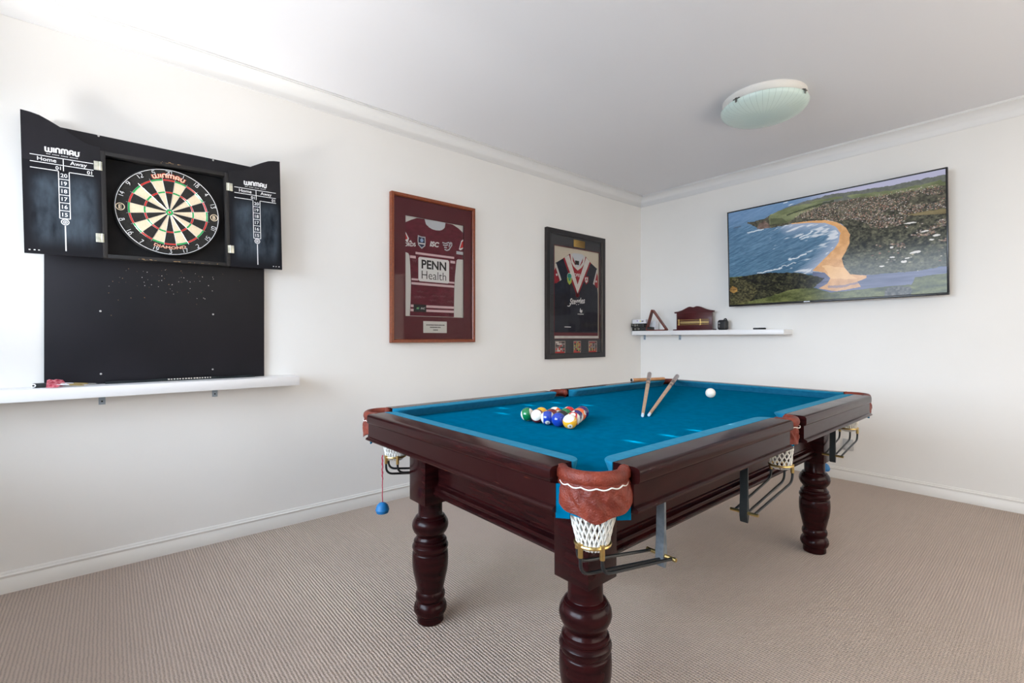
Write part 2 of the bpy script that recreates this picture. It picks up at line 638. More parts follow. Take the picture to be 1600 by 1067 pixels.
def wall_with_hole(name, M, u0, u1, hu0, hu1, hv0, hv1, th):
    b = MB(M)
    b.box((u0, 0, -th), (hu0, HC, 0), WALL)
    b.box((hu1, 0, -th), (u1, HC, 0), WALL)
    if hv0 > 0:
        b.box((hu0, 0, -th), (hu1, hv0, 0), WALL)
    b.box((hu0, hv1, -th), (hu1, HC, 0), WALL)
    return struct(b.build(name))


FW = Matrix(((-1, 0, 0, 0), (0, 0, 1, YB), (0, 1, 0, 0), (0, 0, 0, 1)))      # wall behind the camera: u=-x, d=+y
RW = Matrix(((0, 0, -1, XR), (-1, 0, 0, 0), (0, 1, 0, 0), (0, 0, 0, 1)))     # right wall: u=-y, d=-x
W1 = (-3.3, -0.22, 0.78, 2.25)
W2 = (0.5, 4.2, 0.9, 2.36)
wall_with_hole('wall_front', FW, -XR, 0, W1[0], W1[1], W1[2], W1[3], 0.15)
wall_with_hole('wall_right', RW, 0, -YB, W2[0], W2[1], W2[2], W2[3], 0.15)


def window(name, M, w, mull):
    b = MB(M)
    u0, u1, v0, v1 = w
    t = 0.05
    b.box((u0, v0, -0.10), (u1, v0 + t, -0.04), WHITE)
    b.box((u0, v1 - t, -0.10), (u1, v1, -0.04), WHITE)
    b.box((u0, v0 + t, -0.10), (u0 + t, v1 - t, -0.04), WHITE)
    b.box((u1 - t, v0 + t, -0.10), (u1, v1 - t, -0.04), WHITE)
    for q in mull:
        b.box((q - 0.025, v0 + t, -0.10), (q + 0.025, v1 - t, -0.04), WHITE)
    o = struct(b.build(name))
    g = MB(M)
    g.rect(u0 + t, v0 + t, u1 - t, v1 - t, -0.07, WPANE)
    g.build('pane', o)
    return o


window('window_1', FW, W1, (-2.28, -1.25))
window('window_2', RW, W2, (1.9, 3.1))


# cove cornices and skirting
def sweep(name, prof, m, M, u0, u1, mit0=0.0, mit1=0.0):
    """profile (d, v) swept along u, the ends mitred by d*mit"""
    n = len(prof)
    vs = [(u0 + mit0 * p[0], p[1], p[0]) for p in prof] + [(u1 + mit1 * p[0], p[1], p[0]) for p in prof]
    fs = [tuple(range(n))[::-1], tuple(range(n, 2 * n))] + [(i, (i + 1) % n, n + (i + 1) % n, n + i) for i in range(n)]
    return struct(MB(M).add(vs, fs, m).build(name, smooth=50))


cove = [(0, HC), (0, HC - 0.100), (0.006, HC - 0.100), (0.006, HC - 0.094)]
for i in range(9):
    a = i / 8 * PI / 2
    cove.append((0.078 - 0.070 * math.cos(a), HC - 0.094 + 0.080 * math.sin(a)))
cove += [(0.078, HC - 0.008), (0.086, HC - 0.008), (0.086, HC)]
base = [(0, 0), (0.018, 0), (0.018, 0.062), (0.0135, 0.066), (0.0135, 0.070), (0.016, 0.073), (0.016, 0.079), (0.009, 0.084), (0.009, 0.088), (0.004, 0.094), (0, 0.094)]
COVE = mat('cornice_paint', (0.84, 0.84, 0.835), 0.7, spec=0.3)
sweep('trim_1', cove, COVE, LW, YB, 0, 0, -1)
sweep('trim_2', cove, COVE, BW, 0, XR, 1, -1)
sweep('trim_3', cove, COVE, RW, 0, -YB, 1, -1)
sweep('baseboard_left', base, TRIM, LW, YB, 0, 0, -1)
sweep('baseboard_back', base, TRIM, BW, 0, XR, 1, -1)

# ------------------------------------------------------------------ closed blind with cord holes on the side window
BX = XR - 0.02
spots = [(2.197, -3.248), (2.218, -3.077), (2.234, -2.921), (1.355, -3.111), (1.367, -2.948), (1.389, -2.779), (1.480, -3.213), (1.528, -2.891), (1.554, -2.730)]
holes = []
for sx, sy in spots:
    t = (BX - sx) / SUNV.x
    holes.append((-(sy + SUNV.y * t), 0.812 + SUNV.z * t))
holes.sort(key=lambda h: h[1])
bl = thing('window_blind', 'closed pale slatted blind with cord holes over the side window', 'blind', (BX, 0, 0))
bb = MB(Matrix(((0, 0, -1, 0), (-1, 0, 0, 0), (0, 1, 0, 0), (0, 0, 0, 1))))
hr = 0.0088
us = sorted({W2[0] - 0.03, W2[1] + 0.03} | {h[0] - hr for h in holes} | {h[0] + hr for h in holes})
vs_ = sorted({W2[2] - 0.03, W2[3] + 0.03} | {h[1] - hr for h in holes} | {h[1] + hr for h in holes})
for i in range(len(us) - 1):
    for j in range(len(vs_) - 1):
        cu, cv = (us[i] + us[i + 1]) / 2, (vs_[j] + vs_[j + 1]) / 2
        if any(abs(cu - h[0]) < hr and abs(cv - h[1]) < hr for h in holes):
            continue
        bb.rect(us[i], vs_[j], us[i + 1], vs_[j + 1], 0.0, BLIND)
bb.build('slats', bl, smooth=0)
MB(bb.M).box((W2[0] - 0.03, W2[3] + 0.03, -0.018), (W2[1] + 0.03, W2[3] + 0.07, 0.03), WHITE, 0.004).build('head_rail', bl)

# ------------------------------------------------------------------ pool table
TX, TY, TROT = 1.822, -2.597, math.radians(0.52)
table = thing('pool_table', 'dark mahogany pool table with blue cloth and leather pockets standing on beige carpet', 'pool table', (TX, TY, 0), (0, 0, TROT))
TM = Matrix.Translation((TX, TY, 0)) @ Matrix.Rotation(TROT, 4, 'Z')
OX, OY = 0.642, 1.175
ZT, ZBED = 0.850, 0.812
PC = (0.545, 1.078)
SIDES = {'near': (lambda a, o, z: (a, -o, z), OY), 'far': (lambda a, o, z: (a, o, z), OY), 'right': (lambda a, o, z: (o, a, z), OX), 'left': (lambda a, o, z: (-o, a, z), OX)}


def run(b, side, prof, a0, a1, m, taper=0.0):
    f, O = SIDES[side]
    n = len(prof)
    vs = [f(a0, O + p[0], p[1]) for p in prof] + [f(a1, O + p[0], p[1]) for p in prof]
    fs = [tuple(range(n))[::-1], tuple(range(n, 2 * n))] + [(i, (i + 1) % n, n + (i + 1) % n, n + i) for i in range(n)]
    b.add(vs, fs, m)


rail_p = [(-0.075, 0.812), (-0.075, 0.850), (-0.016, 0.850), (-0.009, 0.8490), (-0.004, 0.8465), (-0.001, 0.843), (0, 0.839), (0, 0.820), (-0.002, 0.815), (-0.006, 0.812)]
apron_p = [(-0.06, 0.812), (-0.010, 0.812), (-0.010, 0.761), (-0.007, 0.7595), (-0.001, 0.757), (0.002, 0.7535), (0.001, 0.749), (-0.005, 0.746), (-0.010, 0.745), (-0.06, 0.745)]
RAILS = [('near', -0.498, 0.498), ('far', -0.498, 0.498), ('right', -1.028, -0.068), ('right', 0.068, 1.028), ('left', -1.028, -0.068), ('left', 0.068, 1.028)]


def cushion(side, a0, a1):
    f, O = SIDES[side]
    path = []
    c0 = 0.055 if abs(a0) > 0.1 else 0.035
    c1 = 0.055 if abs(a1) > 0.1 else 0.035
    e0, e1 = a0 - 0.004, a1 + 0.004
    N = 10
    for i in range(N + 1):
        t = i / N * PI / 2
        path.append((e0 + c0 * (1 - math.cos(t)), 0.05 * math.sin(t)))
    for i in range(1, 12):
        path.append((e0 + c0 + (e1 - c1 - e0 - c0) * i / 12, 0.05))
    for i in range(N + 1):
        t = PI / 2 - i / N * PI / 2
        path.append((e1 - c1 * (1 - math.cos(t)), 0.05 * math.sin(t)))
    vs, fs = [], []
    for a, ins in path:
        w = min(max(a, e0), e1)
        k = ins / 0.05
        vs += [f(w, O - 0.075, 0.812), f(w, O - 0.075, 0.8505), f(a, O - 0.075 - ins * 0.85, 0.8500), f(a, O - 0.075 - ins * 0.97, 0.8485), f(a, O - 0.075 - ins, 0.8455), f(a, O - 0.075 - ins * 0.95, 0.8425), f(a, O - 0.075 - ins * 0.45, 0.812)]
    L = 7
    for i in range(len(path) - 1):
        for j in range(L):
            j2 = (j + 1) % L
            fs.append((i * L + j, i * L + j2, (i + 1) * L + j2, (i + 1) * L + j))
    return vs, fs


for side, a0, a1 in RAILS:
    b = MB()
    run(b, side, rail_p, a0, a1, WOODX)
    r = b.build('rail', table)
    vs, fs = cushion(side, a0, a1)
    c = MB().add(vs, fs, CLOTH2).build('cushion', r, smooth=40)
    c['label'] = 'cushion covered in blue cloth'
    b = MB()
    k = -0.009 if abs(a0) > 0.1 else 0.004
    k2 = -0.009 if abs(a1) > 0.1 else 0.004
    run(b, side, apron_p, a0 + k, a1 - k2, SCUFF if side in ('near',) else WOODX)
    b.build('apron', table)

# slate bed with pocket cut-outs
bx, by = OX - 0.080, OY - 0.080
out = []


def arc(cx, cy, r, a0, a1, n=10):
    return [(cx + r * math.cos(math.radians(a0 + (a1 - a0) * i / n)), cy + r * math.sin(math.radians(a0 + (a1 - a0) * i / n))) for i in range(n + 1)]


out += arc(PC[0], -PC[1], 0.060, 196, 74)
out += arc(0.600, 0, 0.052, 225, 135)
out += arc(PC[0], PC[1], 0.060, 286, 164)
out += arc(-PC[0], PC[1], 0.060, 16, -106)
out += arc(-0.600, 0, 0.052, 45, -45)
out += arc(-PC[0], -PC[1], 0.060, 106, -16)
o = MB().prism(out, ZBED - 0.045, ZBED, CLOTH).build('bed', table)
o['label'] = 'blue cloth playing surface'

# inner frame boards with stepped moulding
frame_p = [(-0.03, 0.745), (0, 0.745), (0, 0.575), (0.004, 0.571), (0.004, 0.565), (0.010, 0.561), (0.018, 0.559), (0.020, 0.553), (0.018, 0.546), (0.014, 0.544), (0.022, 0.540), (0.026, 0.533), (0.022, 0.525), (0.012, 0.521), (-0.03, 0.521)]
LX, LY = 0.409, 0.944
SIDES2 = {'near': ('near', LY + 0.000 - OY), 'far': ('far', LY + 0.000 - OY), 'right': ('right', LX + 0.005 - OX), 'left': ('left', LX + 0.005 - OX)}
for s, (sd, off) in SIDES2.items():
    b = MB()
    h = (LX if s in ('near', 'far') else LY) - 0.061
    run(b, sd, [(p[0] + off, p[1]) for p in frame_p], -h, h, WOODX)
    b.build('frame_board', table)

leg_p = [(0.0, 0), (.050, 0), (.054, .004), (.0535, .030), (.056, .0345), (.062, .039), (.0665, .050), (.0665, .060), (.063, .073), (.056, .083), (.0535, .0865), (.0535, .090), (.057, .095), (.0595, .104), (.0595, .113), (.0565, .123), (.053, .130),
         (.0545, .140), (.058, .156), (.063, .180), (.0685, .205), (.0718, .230), (.0728, .256), (.0715, .285), (.069, .290), (.0665, .292), (.0665, .296), (.070, .299), (.0728, .307), (.0720, .315), (.067, .3225), (.0645, .3240), (.0645, .3275), (.0668, .331), (.066, .336), (.0615, .340), (.0595, .341), (.0595, .344), (.056, .350), (.0545, .354), (.057, .361),
         (.0655, .371), (.0715, .384), (.0735, .396), (.0715, .410), (.0660, .4215), (.061, .4275), (.0595, .4285), (.0595, .432), (.055, .436), (.050, .438), (.0485, .441), (.0485, .500)]
for sx in (-1, 1):
    for sy in (-1, 1):
        b = MB(Matrix.Translation((sx * LX, sy * LY, 0)))
        b.lathe([(r, z * 0.984) for r, z in leg_p], WOOD, 48)
        b.box((-0.061, -0.061, 0.489), (0.061, 0.061, 0.745), WOOD, 0.002)
        b.build('leg', table, smooth=28)


def pocket(cx, cy, out_deg, half, rr, dvec, L, strapmat, mid=False, inward=0.0):
    M = Matrix.Translation((cx, cy, 0)) @ Matrix.Rotation(math.radians(out_deg), 4, 'Z')
    b = MB(M)
    P = lambda r, a, z: (r * math.cos(a), r * math.sin(a), z)
    hw = math.radians(half)
    n = 28
    tr = 0.0140 if not mid else 0.0135
    # rolled rim
    b.tube([P(rr, -hw + 2 * hw * i / n, 0.8340) for i in range(n + 1)], tr, LEATHER, 14, rz=0.0180)
    for s in (-1, 1):
        a = s * hw
        p = P(rr, a, 0.8340)
        b.lathe([(0, -0.0195), (tr * 0.7, -0.016), (tr * 1.12, -0.008), (tr * 1.12, 0.008), (tr * 0.7, 0.016), (0, 0.0195)], LEATHER, 14, Matrix.Translation(p))
    # hanging skirt
    nt, nz = 48, 12
    hs = hw * 0.99
    vs, fs = [], []
    for layer, off in ((0, 0.0), (1, -0.003)):
        for i in range(nt + 1):
            a = -hs + 2 * hs * i / nt
            x = abs(a) / hs
            zb = 0.7420 + 0.032 * x ** 1.2 + 0.003 * math.sin(a * 7 + cx * 9)
            if mid:
                zb = 0.752 + 0.006 * x
            for j in range(nz + 1):
                t = j / nz
                z = 0.822 + (zb - 0.822) * t
                wr = (0.0040 * math.sin(a * 13 + 2.2 * math.sin(t * 6) + 1.7) + 0.0026 * math.sin(a * 23 - 2.0 * math.sin(t * 11)) + 0.0016 * math.sin(t * 26 + 5 * math.sin(a * 9))) * math.sin(PI * min(1, t * 1.1))
                r = rr + (0.010 if not mid else 0.004) + (0.005 - 0.005 * x + (0.013 * x * x if a > 0 and not mid else 0.006 * x * x if not mid else 0.0)) * min(1.0, t * 1.8) + wr * (1 - x) + off
                vs.append(P(r, a, z))
    S = (nt + 1) * (nz + 1)
    for i in range(nt):
        for j in range(nz):
            q = (i * (nz + 1) + j, i * (nz + 1) + j + 1, (i + 1) * (nz + 1) + j + 1, (i + 1) * (nz + 1) + j)
            fs.append(q)
            fs.append(tuple(k + S for k in q[::-1]))
    for i in range(nt):
        for j in (0, nz):
            a_, c_ = i * (nz + 1) + j, (i + 1) * (nz + 1) + j
            fs.append((a_, c_, c_ + S, a_ + S))
    for i in (0, nt):
        for j in range(nz):
            a_, c_ = i * (nz + 1) + j, i * (nz + 1) + j + 1
            fs.append((a_, c_, c_ + S, a_ + S))
    b.add(vs, fs, LEATHER)
    pk = b.build('pocket', table, smooth=80)
    pk['label'] = 'tan leather pocket with white net'
    # stitched cord under the rim
    b = MB(M)
    pts = []
    scal = 6 if not mid else 3
    for i in range(60):
        t = i / 59
        a = -hs * 0.86 + 2 * hs * 0.86 * t
        pts.append(P(rr + 0.0150 - 0.006 * abs(a) / hs, a, 0.8185 - 0.0045 * abs(math.sin(PI * t * scal))))
    b.tube(pts, 0.0016, NETM, 6)
    b.build('stitching', pk)
    # cloth liner behind the leather
    b = MB(M)
    ho = math.radians(128 if not mid else 80)
    rl = 0.066 if not mid else 0.045
    vs, fs = [], []
    for off in (0.0, -0.004):
        for i in range(29):
            a = -ho + 2 * ho * i / 28
            vs += [P(rl + off, a, 0.8115), P(rl + off, a, 0.742)]
    for i in range(28):
        q = (2 * i, 2 * i + 1, 2 * i + 3, 2 * i + 2)
        fs += [q, tuple(k + 58 for k in q[::-1]), (2 * i, 2 * i + 2, 2 * i + 60, 2 * i + 58), (2 * i + 1, 2 * i + 3, 2 * i + 61, 2 * i + 59)]
    b.add(vs, fs, CLOTH)
    if not mid:
        for s in (-1, 1):
            q0 = (0.0335, s * 0.0885)
            q1 = (0.0380, s * 0.056)
            q2 = (q0[0] - 0.004, q0[1] - s * 0.001)
            q3 = (q1[0] - 0.004, q1[1] - s * 0.001)
            pl = [q0, q1, q3, q2]
            if s < 0:
                b.prism(pl, 0.732, 0.8115, CLOTH)
            else:
                b.prism([(p[0] - 0.004, p[1] - 0.004) for p in pl], 0.730, 0.765, CLOTH)
    b.build('cloth_liner', pk)
    M = M @ Matrix.Translation((-inward, 0, 0))
    # net: two families of crossing cords
    b = MB(M)
    r0, r1, z0, z1 = (0.070, 0.036, 0.778, 0.661) if not mid else (0.045, 0.036, 0.765, 0.662)
    N = 24 if not mid else 14
    for s in (-1, 1):
        for k in range(N):
            pts = []
            for j in range(9):
                t = j / 8
                a = 2 * PI * k / N + s * t * 2.3 * 2 * PI / N * 1.5
                r = r0 + (r1 - r0) * t ** 0.75 + 0.0009 * (1 if (j + k) % 2 else -1)
                pts.append(P(r, a, z0 + (z1 - z0) * t))
            pts.append(P(r1 * 0.8, a, z1 - 0.008))
            pts.append(P(r1 * 0.35, a, z1 - 0.013))
            b.tube(pts, 0.0023, NETM, 5)
    b.build('net', pk, smooth=60)
    # brass ring with three collars
    zr = 0.665
    b = MB(M)
    R = 0.041 if not mid else 0.039
    b.tube([P(R, 2 * PI * i / 32, zr) for i in range(32)], 0.0042, BRASS, 8, closed=True)
    d_loc = Matrix.Rotation(-math.radians(out_deg), 2) @ Vector(dvec)
    perp = Vector((-d_loc[1], d_loc[0]))
    base_a = math.atan2(-d_loc[1], -d_loc[0])
    angs = [base_a - math.radians(75), base_a, base_a + math.radians(75)]
    for a in angs:
        p = Vector(P(R, a, 0))
        b.cyl((p.x, p.y, zr - 0.026), (p.x, p.y, zr + 0.007), 0.0062, BRASS, 12)
    b.build('brass_ring', pk)
    ring_o = []
    ze = 0.560
    for a in angs:
        p = Vector(P(R, a, 0))
        lat = p.x * perp[0] + p.y * perp[1]
        e = d_loc * L + perp * (lat * 0.85)
        q = Vector((p.x, p.y))
        w = (e - q)
        zb = 0.604 if abs(lat) > 0.01 else 0.596
        pts = [(q.x, q.y, zr - 0.022), (q.x, q.y, zb + 0.03)]
        for j in range(1, 6):
            t = j / 6
            B0, B1, B2 = Vector((q.x, q.y, zb + 0.03)), Vector((q.x, q.y, zb)), Vector((q.x + w.x * 0.12, q.y + w.y * 0.12, zb - 0.004))
            pts.append((1 - t) ** 2 * B0 + 2 * t * (1 - t) * B1 + t * t * B2)
        pts += [(q.x + w.x * 0.12, q.y + w.y * 0.12, zb - 0.004), (e[0], e[1], ze + (0.0 if abs(lat) > 0.01 else -0.012))]
        bb_ = MB(M)
        bb_.tube(pts, 0.0044, BLACKM, 8)
        bb_.build('return_rod', pk)
        ring_o.append(e)
    b = MB(M)
    c = d_loc * L
    b.tube([(c[0] + perp[0] * t, c[1] + perp[1] * t, ze) for t in (-0.046, -0.02, 0.02, 0.046)], 0.0056, BRASS, 8)
    b.build('end_bar', pk)
    b = MB(M @ Matrix.Translation((c[0], c[1], 0)) @ Matrix.Rotation(math.atan2(perp[1], perp[0]), 4, 'Z'))
    w = 0.0125
    pr = [(-0.003, 0.7455), (0.003, 0.7455), (0.0035, 0.70), (0.005, 0.62), (0.009, ze + 0.008), (0.009, ze - 0.010), (0.004, ze - 0.030), (0.0, ze - 0.034), (-0.004, ze - 0.030), (-0.009, ze - 0.010), (-0.009, ze + 0.008), (-0.005, 0.62), (-0.0035, 0.70)]
    k = len(pr)
    vs = [(-w, p[0], p[1]) for p in pr] + [(w, p[0], p[1]) for p in pr]
    b.add(vs, [tuple(range(k))[::-1], tuple(range(k, 2 * k))] + [(i, (i + 1) % k, k + (i + 1) % k, k + i) for i in range(k)], strapmat)
    s_ = b.build('strap', pk)
    s_['label'] = 'grey leather strap' if strapmat is GREYL else 'black leather strap'


pocket(PC[0], -PC[1], -45, 82, 0.073, (0.06, 1), 0.27, GREYL)
pocket(PC[0], PC[1], 45, 80, 0.070, (0, -1), 0.26, BLACKL, inward=0.02)
pocket(-PC[0], -PC[1], -135, 80, 0.070, (0, 1), 0.27, BLACKL, inward=0.045)
pocket(-PC[0], PC[1], 135, 80, 0.070, (0, -1), 0.27, BLACKL)
pocket(0.575, 0, 0, 84, 0.050, (0, -1), 0.32, BLACKL, True)
pocket(-0.575, 0, 180, 84, 0.050, (0, -1), 0.32, BLACKL, True)

# ------------------------------------------------------------------ balls
BR = 0.0270
BALLC = {1: (0.80, 0.42, 0.02), 2: (0.010, 0.045, 0.36), 3: (0.56, 0.012, 0.022), 4: (0.030, 0.014, 0.13), 5: (0.78, 0.14, 0.03), 6: (0.004, 0.17, 0.055), 7: (0.16, 0.012, 0.012), 8: (0.01, 0.01, 0.01)}
BWHITE = mat('ball_ivory', (0.82, 0.79, 0.70), 0.08, coat=0.5)


def ball_mesh(num, axis, ndir):
    b = MB()
    axis = Vector(axis).normalized()
    q = axis.to_track_quat('Z', 'Y').to_matrix().to_4x4()
    prof = []
    K = 30
    if num:
        col = mat('ball_colour_%d' % ((num - 1) % 8 + 1), BALLC[(num - 1) % 8 + 1], 0.07, coat=0.5)
    for i in range(K + 1):
        th = -PI / 2 + PI * i / K
        z = math.sin(th)
        if num == 0:
            m = BWHITE
        elif num <= 8:
            m = col
        else:
            thm = -PI / 2 + PI * (i + 0.5) / K
            m = col if abs(math.sin(thm)) < 0.56 else BWHITE
        prof.append((BR * max(0.0, math.cos(th)) if 0 < i < K else 0.0, BR * z, m))
    b.lathe(prof, BWHITE, 48, q)
    if num:
        nd = Vector(ndir)
        if num > 8:
            nd = nd - axis * nd.dot(axis)
        nd.normalize()
        up = Vector((0, 0, 1))
        x = up.cross(nd)
        if x.length < 1e-3:
            x = Vector((1, 0, 0))
        x.normalize()
        y = nd.cross(x)

        def onto(px, py, k):
            return (nd * BR + x * px + y * py).normalized() * (BR * k)
        cap = [onto(0, 0, 1.003)]
        n = 24
        rc = 0.0105
        for rr_ in (0.5, 1.0):
            cap += [onto(rc * rr_ * math.cos(2 * PI * i / n), rc * rr_ * math.sin(2 * PI * i / n), 1.003) for i in range(n)]
        fs = [(0, 1 + i, 1 + (i + 1) % n) for i in range(n)] + [(1 + i, 1 + n + i, 1 + n + (i + 1) % n, 1 + (i + 1) % n) for i in range(n)]
        b.add(cap, fs, BWHITE)
        vs, fs = text_mesh(str(num), 0.03, 0.0, 1.0)
        mx = (min(v[0] for v in vs) + max(v[0] for v in vs)) / 2
        sz = 0.014 if num < 10 else 0.0115
        b.add([onto((v[0] - mx) * sz, (v[1] - 0.35) * sz, 1.006) for v in vs], fs, INK)
    return b


zc = ZBED + BR + 0.0004
Bp, Ap, Vp = Vector((1.917, -3.249, zc)), Vector((1.693, -3.257, zc)), Vector((1.806, -3.053, zc))
camv = Vector((0.67, -0.725, 0.166))
rt = Vector((0.65, 0.76, 0))
upv = Vector((0, 0, 1))
RACK = {
    (0, 0): (9, 'yellow-striped ball at the near point of the racked triangle', camv * 0.55 + upv * 0.80 - rt * 0.25, camv + upv * -0.9 + rt * 0.05),
    (1, 0): (2, 'solid blue ball left of the yellow-striped point ball', upv, -camv - upv),
    (2, 0): (10, 'blue-striped ball, third along the near left row of the rack', rt * 0.95 + camv * 0.12, camv - upv * 0.9),
    (3, 0): (15, 'white-faced maroon-striped ball beside the green-striped ball', camv * 0.95 - rt * 0.20 + upv * 0.2, rt + upv * 0.2),
    (4, 0): (14, 'green-striped ball at the left corner of the racked triangle', rt * 0.93 + camv * 0.22 + upv * 0.22, -upv + camv * 0.2),
    (0, 1): (11, 'red-striped ball with number showing behind the yellow-striped ball', rt * 0.93 + camv * 0.15, camv * 0.75 + upv * 0.75),
    (0, 2): (12, 'purple-striped ball between the red-striped and orange balls', rt * 0.9 - upv * 0.3, camv),
    (0, 3): (5, 'solid orange ball on the right row of the rack', upv, rt * 0.85 + camv * 0.45 + upv * 0.3),
    (0, 4): (4, 'dark purple ball at the far right corner of the rack', upv, rt * 0.9 - camv),
    (1, 1): (8, 'black ball inside the rack behind the solid blue ball', upv, -camv + upv * 0.4),
    (1, 2): (6, 'solid green ball inside the rack behind the black ball', upv, -camv),
    (1, 3): (3, 'solid red ball on the far row of the rack', upv, -rt * 0.5 + upv * 0.8),
    (2, 1): (7, 'solid maroon ball inside the rack behind the blue-striped ball', upv, -camv),
    (2, 2): (13, 'orange-striped ball on the far row of the rack', rt * -0.5 + upv * 0.75, camv + upv),
    (3, 1): (1, 'solid yellow ball behind the white-faced maroon-striped ball', upv, -camv),
}
for (i, j), (num, lab, ax, nd) in RACK.items():
    o = ball_mesh(num, ax, nd).build('pool_ball')
    o.location = Bp + (Ap - Bp) * (i / 4) + (Vp - Bp) * (j / 4)
    tag(o, lab, 'ball', 'racked pool balls')
o = ball_mesh(0, (0, 0, 1), (0, 0, 1)).build('pool_ball')
o.location = (1.814, -1.986, zc)
tag(o, 'plain white cue ball alone near the far end of the table', 'ball')


# ------------------------------------------------------------------ cues
def cue(name, p, q, label, r_tip, r_butt, rings=True, wood=MAPLE):
    p, q = Vector(p), Vector(q)
    L = (q - p).length
    t = thing(name, label, 'cue', p, (q - p).to_track_quat('Z', 'Y').to_euler())
    r = lambda z: r_tip + (r_butt - r_tip) * z / L
    b = MB()
    b.lathe([(0, 0), (r_tip * 0.8, 0.0005), (r_tip, 0.003), (r_tip, 0.011)], TIPB, 16)
    b.build('tip', t)
    b = MB()
    b.lathe([(r_tip, 0.011), (r(0.034), 0.034)], FERR, 16)
    b.build('ferrule', t)
    b = MB()
    b.lathe([(r(0.034), 0.034), (r(L * 0.5), L * 0.5), (r(L * 0.62), L * 0.62)], wood, 20)
    b.build('shaft', t)
    b = MB()
    zz = [0.62, 0.66, 0.70, 0.78, 0.80, 0.92, 0.98]
    mm = [BUTTD, wood, BUTTD, wood, BUTT, BUTT, BUTT]
    b.lathe([(r(L * a), L * a, m) for a, m in zip(zz, mm)] + [(r_butt, L * 0.992, BUTT), (r_butt * 0.75, L, BUTT), (0, L)], BUTT, 20)
    b.build('butt', t)
    return t


cue('pool_cue', (1.948, -2.835, 0.8195), (1.2195, -1.677, 0.8965), 'pool cue nearer the racked balls, leaning back over the left rail', 0.0062, 0.0145)
cue('pool_cue', (1.955, -2.800, 0.8195), (1.828 - 0.545, -2.606 + 1.180, 0.8715), 'pool cue nearer the white ball, pointing at the far left corner', 0.0062, 0.0145)
sa, sb = Vector((1.828 - 0.632, -2.606 + 0.735, 0.8620)), Vector((1.828 - 0.540, -2.606 + 1.005, 0.8620))
t = thing('cue_butt', 'short orange wooden cue piece lying along the far left rail under a cue', 'cue', sa, (sb - sa).to_track_quat('Z', 'Y').to_euler())
Ls = (sb - sa).length
b = MB()
b.lathe([(0, 0.007), (0.007, 0.007), (0.0095, 0.009), (0.0110, 0.012)], INK, 20)
b.build('rubber_bumper', t)
b = MB()
b.lathe([(0.0115, 0.012, FERR), (0.0115, 0.020, ORANGEW), (0.0110, Ls - 0.01, ORANGEW), (0.009, Ls), (0, Ls)], ORANGEW, 20)
b.build('shaft', t)


# ------------------------------------------------------------------ hanging chalk holders
def chalk(x, y, z, ztop, label):
    t = thing('chalk_holder', label, 'chalk holder', (x, y, z))
    b = MB()
    b.lathe([(0, -0.014), (0.019, -0.0145), (0.0235, -0.0125), (0.0262, -0.004), (0.0275, 0.0), (0.0262, 0.002), (0.0250, 0.009), (0.021, 0.0185), (0.014, 0.0255), (0.006, 0.0290), (0, 0.0298)], BLUER, 28)
    b.build('rubber_cup', t)
    b = MB()
    n = 14
    b.tube([(0.0012 * math.sin(i * 1.3), 0.0010 * math.cos(i * 1.7), 0.029 + (ztop - z - 0.029) * i / n) for i in range(n + 1)], 0.0019, CORD, 6)
    b.tube([(0.0015 * math.cos(a), 0.0015 * math.sin(a), ztop - z - 0.10 + 0.10 * i / 20) for i, a in enumerate([k * 1.3 for k in range(21)])], 0.0024, CORD, 6)
    b.build('cord', t)


w = TM @ Vector((-PC[0] - 0.015 + 0.032, -PC[1] - 0.050 + 0.032, 0))
chalk(w.x, w.y, 0.452, 0.672, 'blue rubber chalk holder on red cord hanging from the near left pocket')
w = TM @ Vector((0.412, 1.10, 0))
chalk(w.x, w.y, 0.418, 0.747, 'blue rubber chalk holder mostly hidden behind the far right table leg')

# ------------------------------------------------------------------ dart wall
bd = thing('dart_backing_board', 'tall black painted board on the wall behind the dartboard cabinet, pricked by darts', 'board', (0, -4.3055, 0.921))
b = MB(LW)
b.box((-0.4655, 0, 0.001), (0.4655, 1.222, 0.020), BLKBOARD, 0.0015)
for k in range(70):
    u = random.gauss(0.02, 0.13)
    v = 0.60 - abs(random.gauss(0, 0.10)) - 0.01
    if abs(u) < 0.4:
        b.disc(u, v, random.uniform(0.0008, 0.0020), 0.0203, CHIP if random.random() < 0.5 else SCREW, 6)
b.build('panel', bd)
for y_, z_ in ((-4.580, 2.139), (-4.099, 2.136), (-4.573, 1.279), (-4.099, 1.278), (-4.571, 0.970), (-4.101, 0.972)):
    MB(LW @ Matrix.Translation((y_ + 4.3055, z_ - 0.921, 0.0195))).lathe([(0.0045, 0), (0.0045, 0.0012), (0.003, 0.002), (0, 0.0021)], SCREW, 14).build('screw', bd)

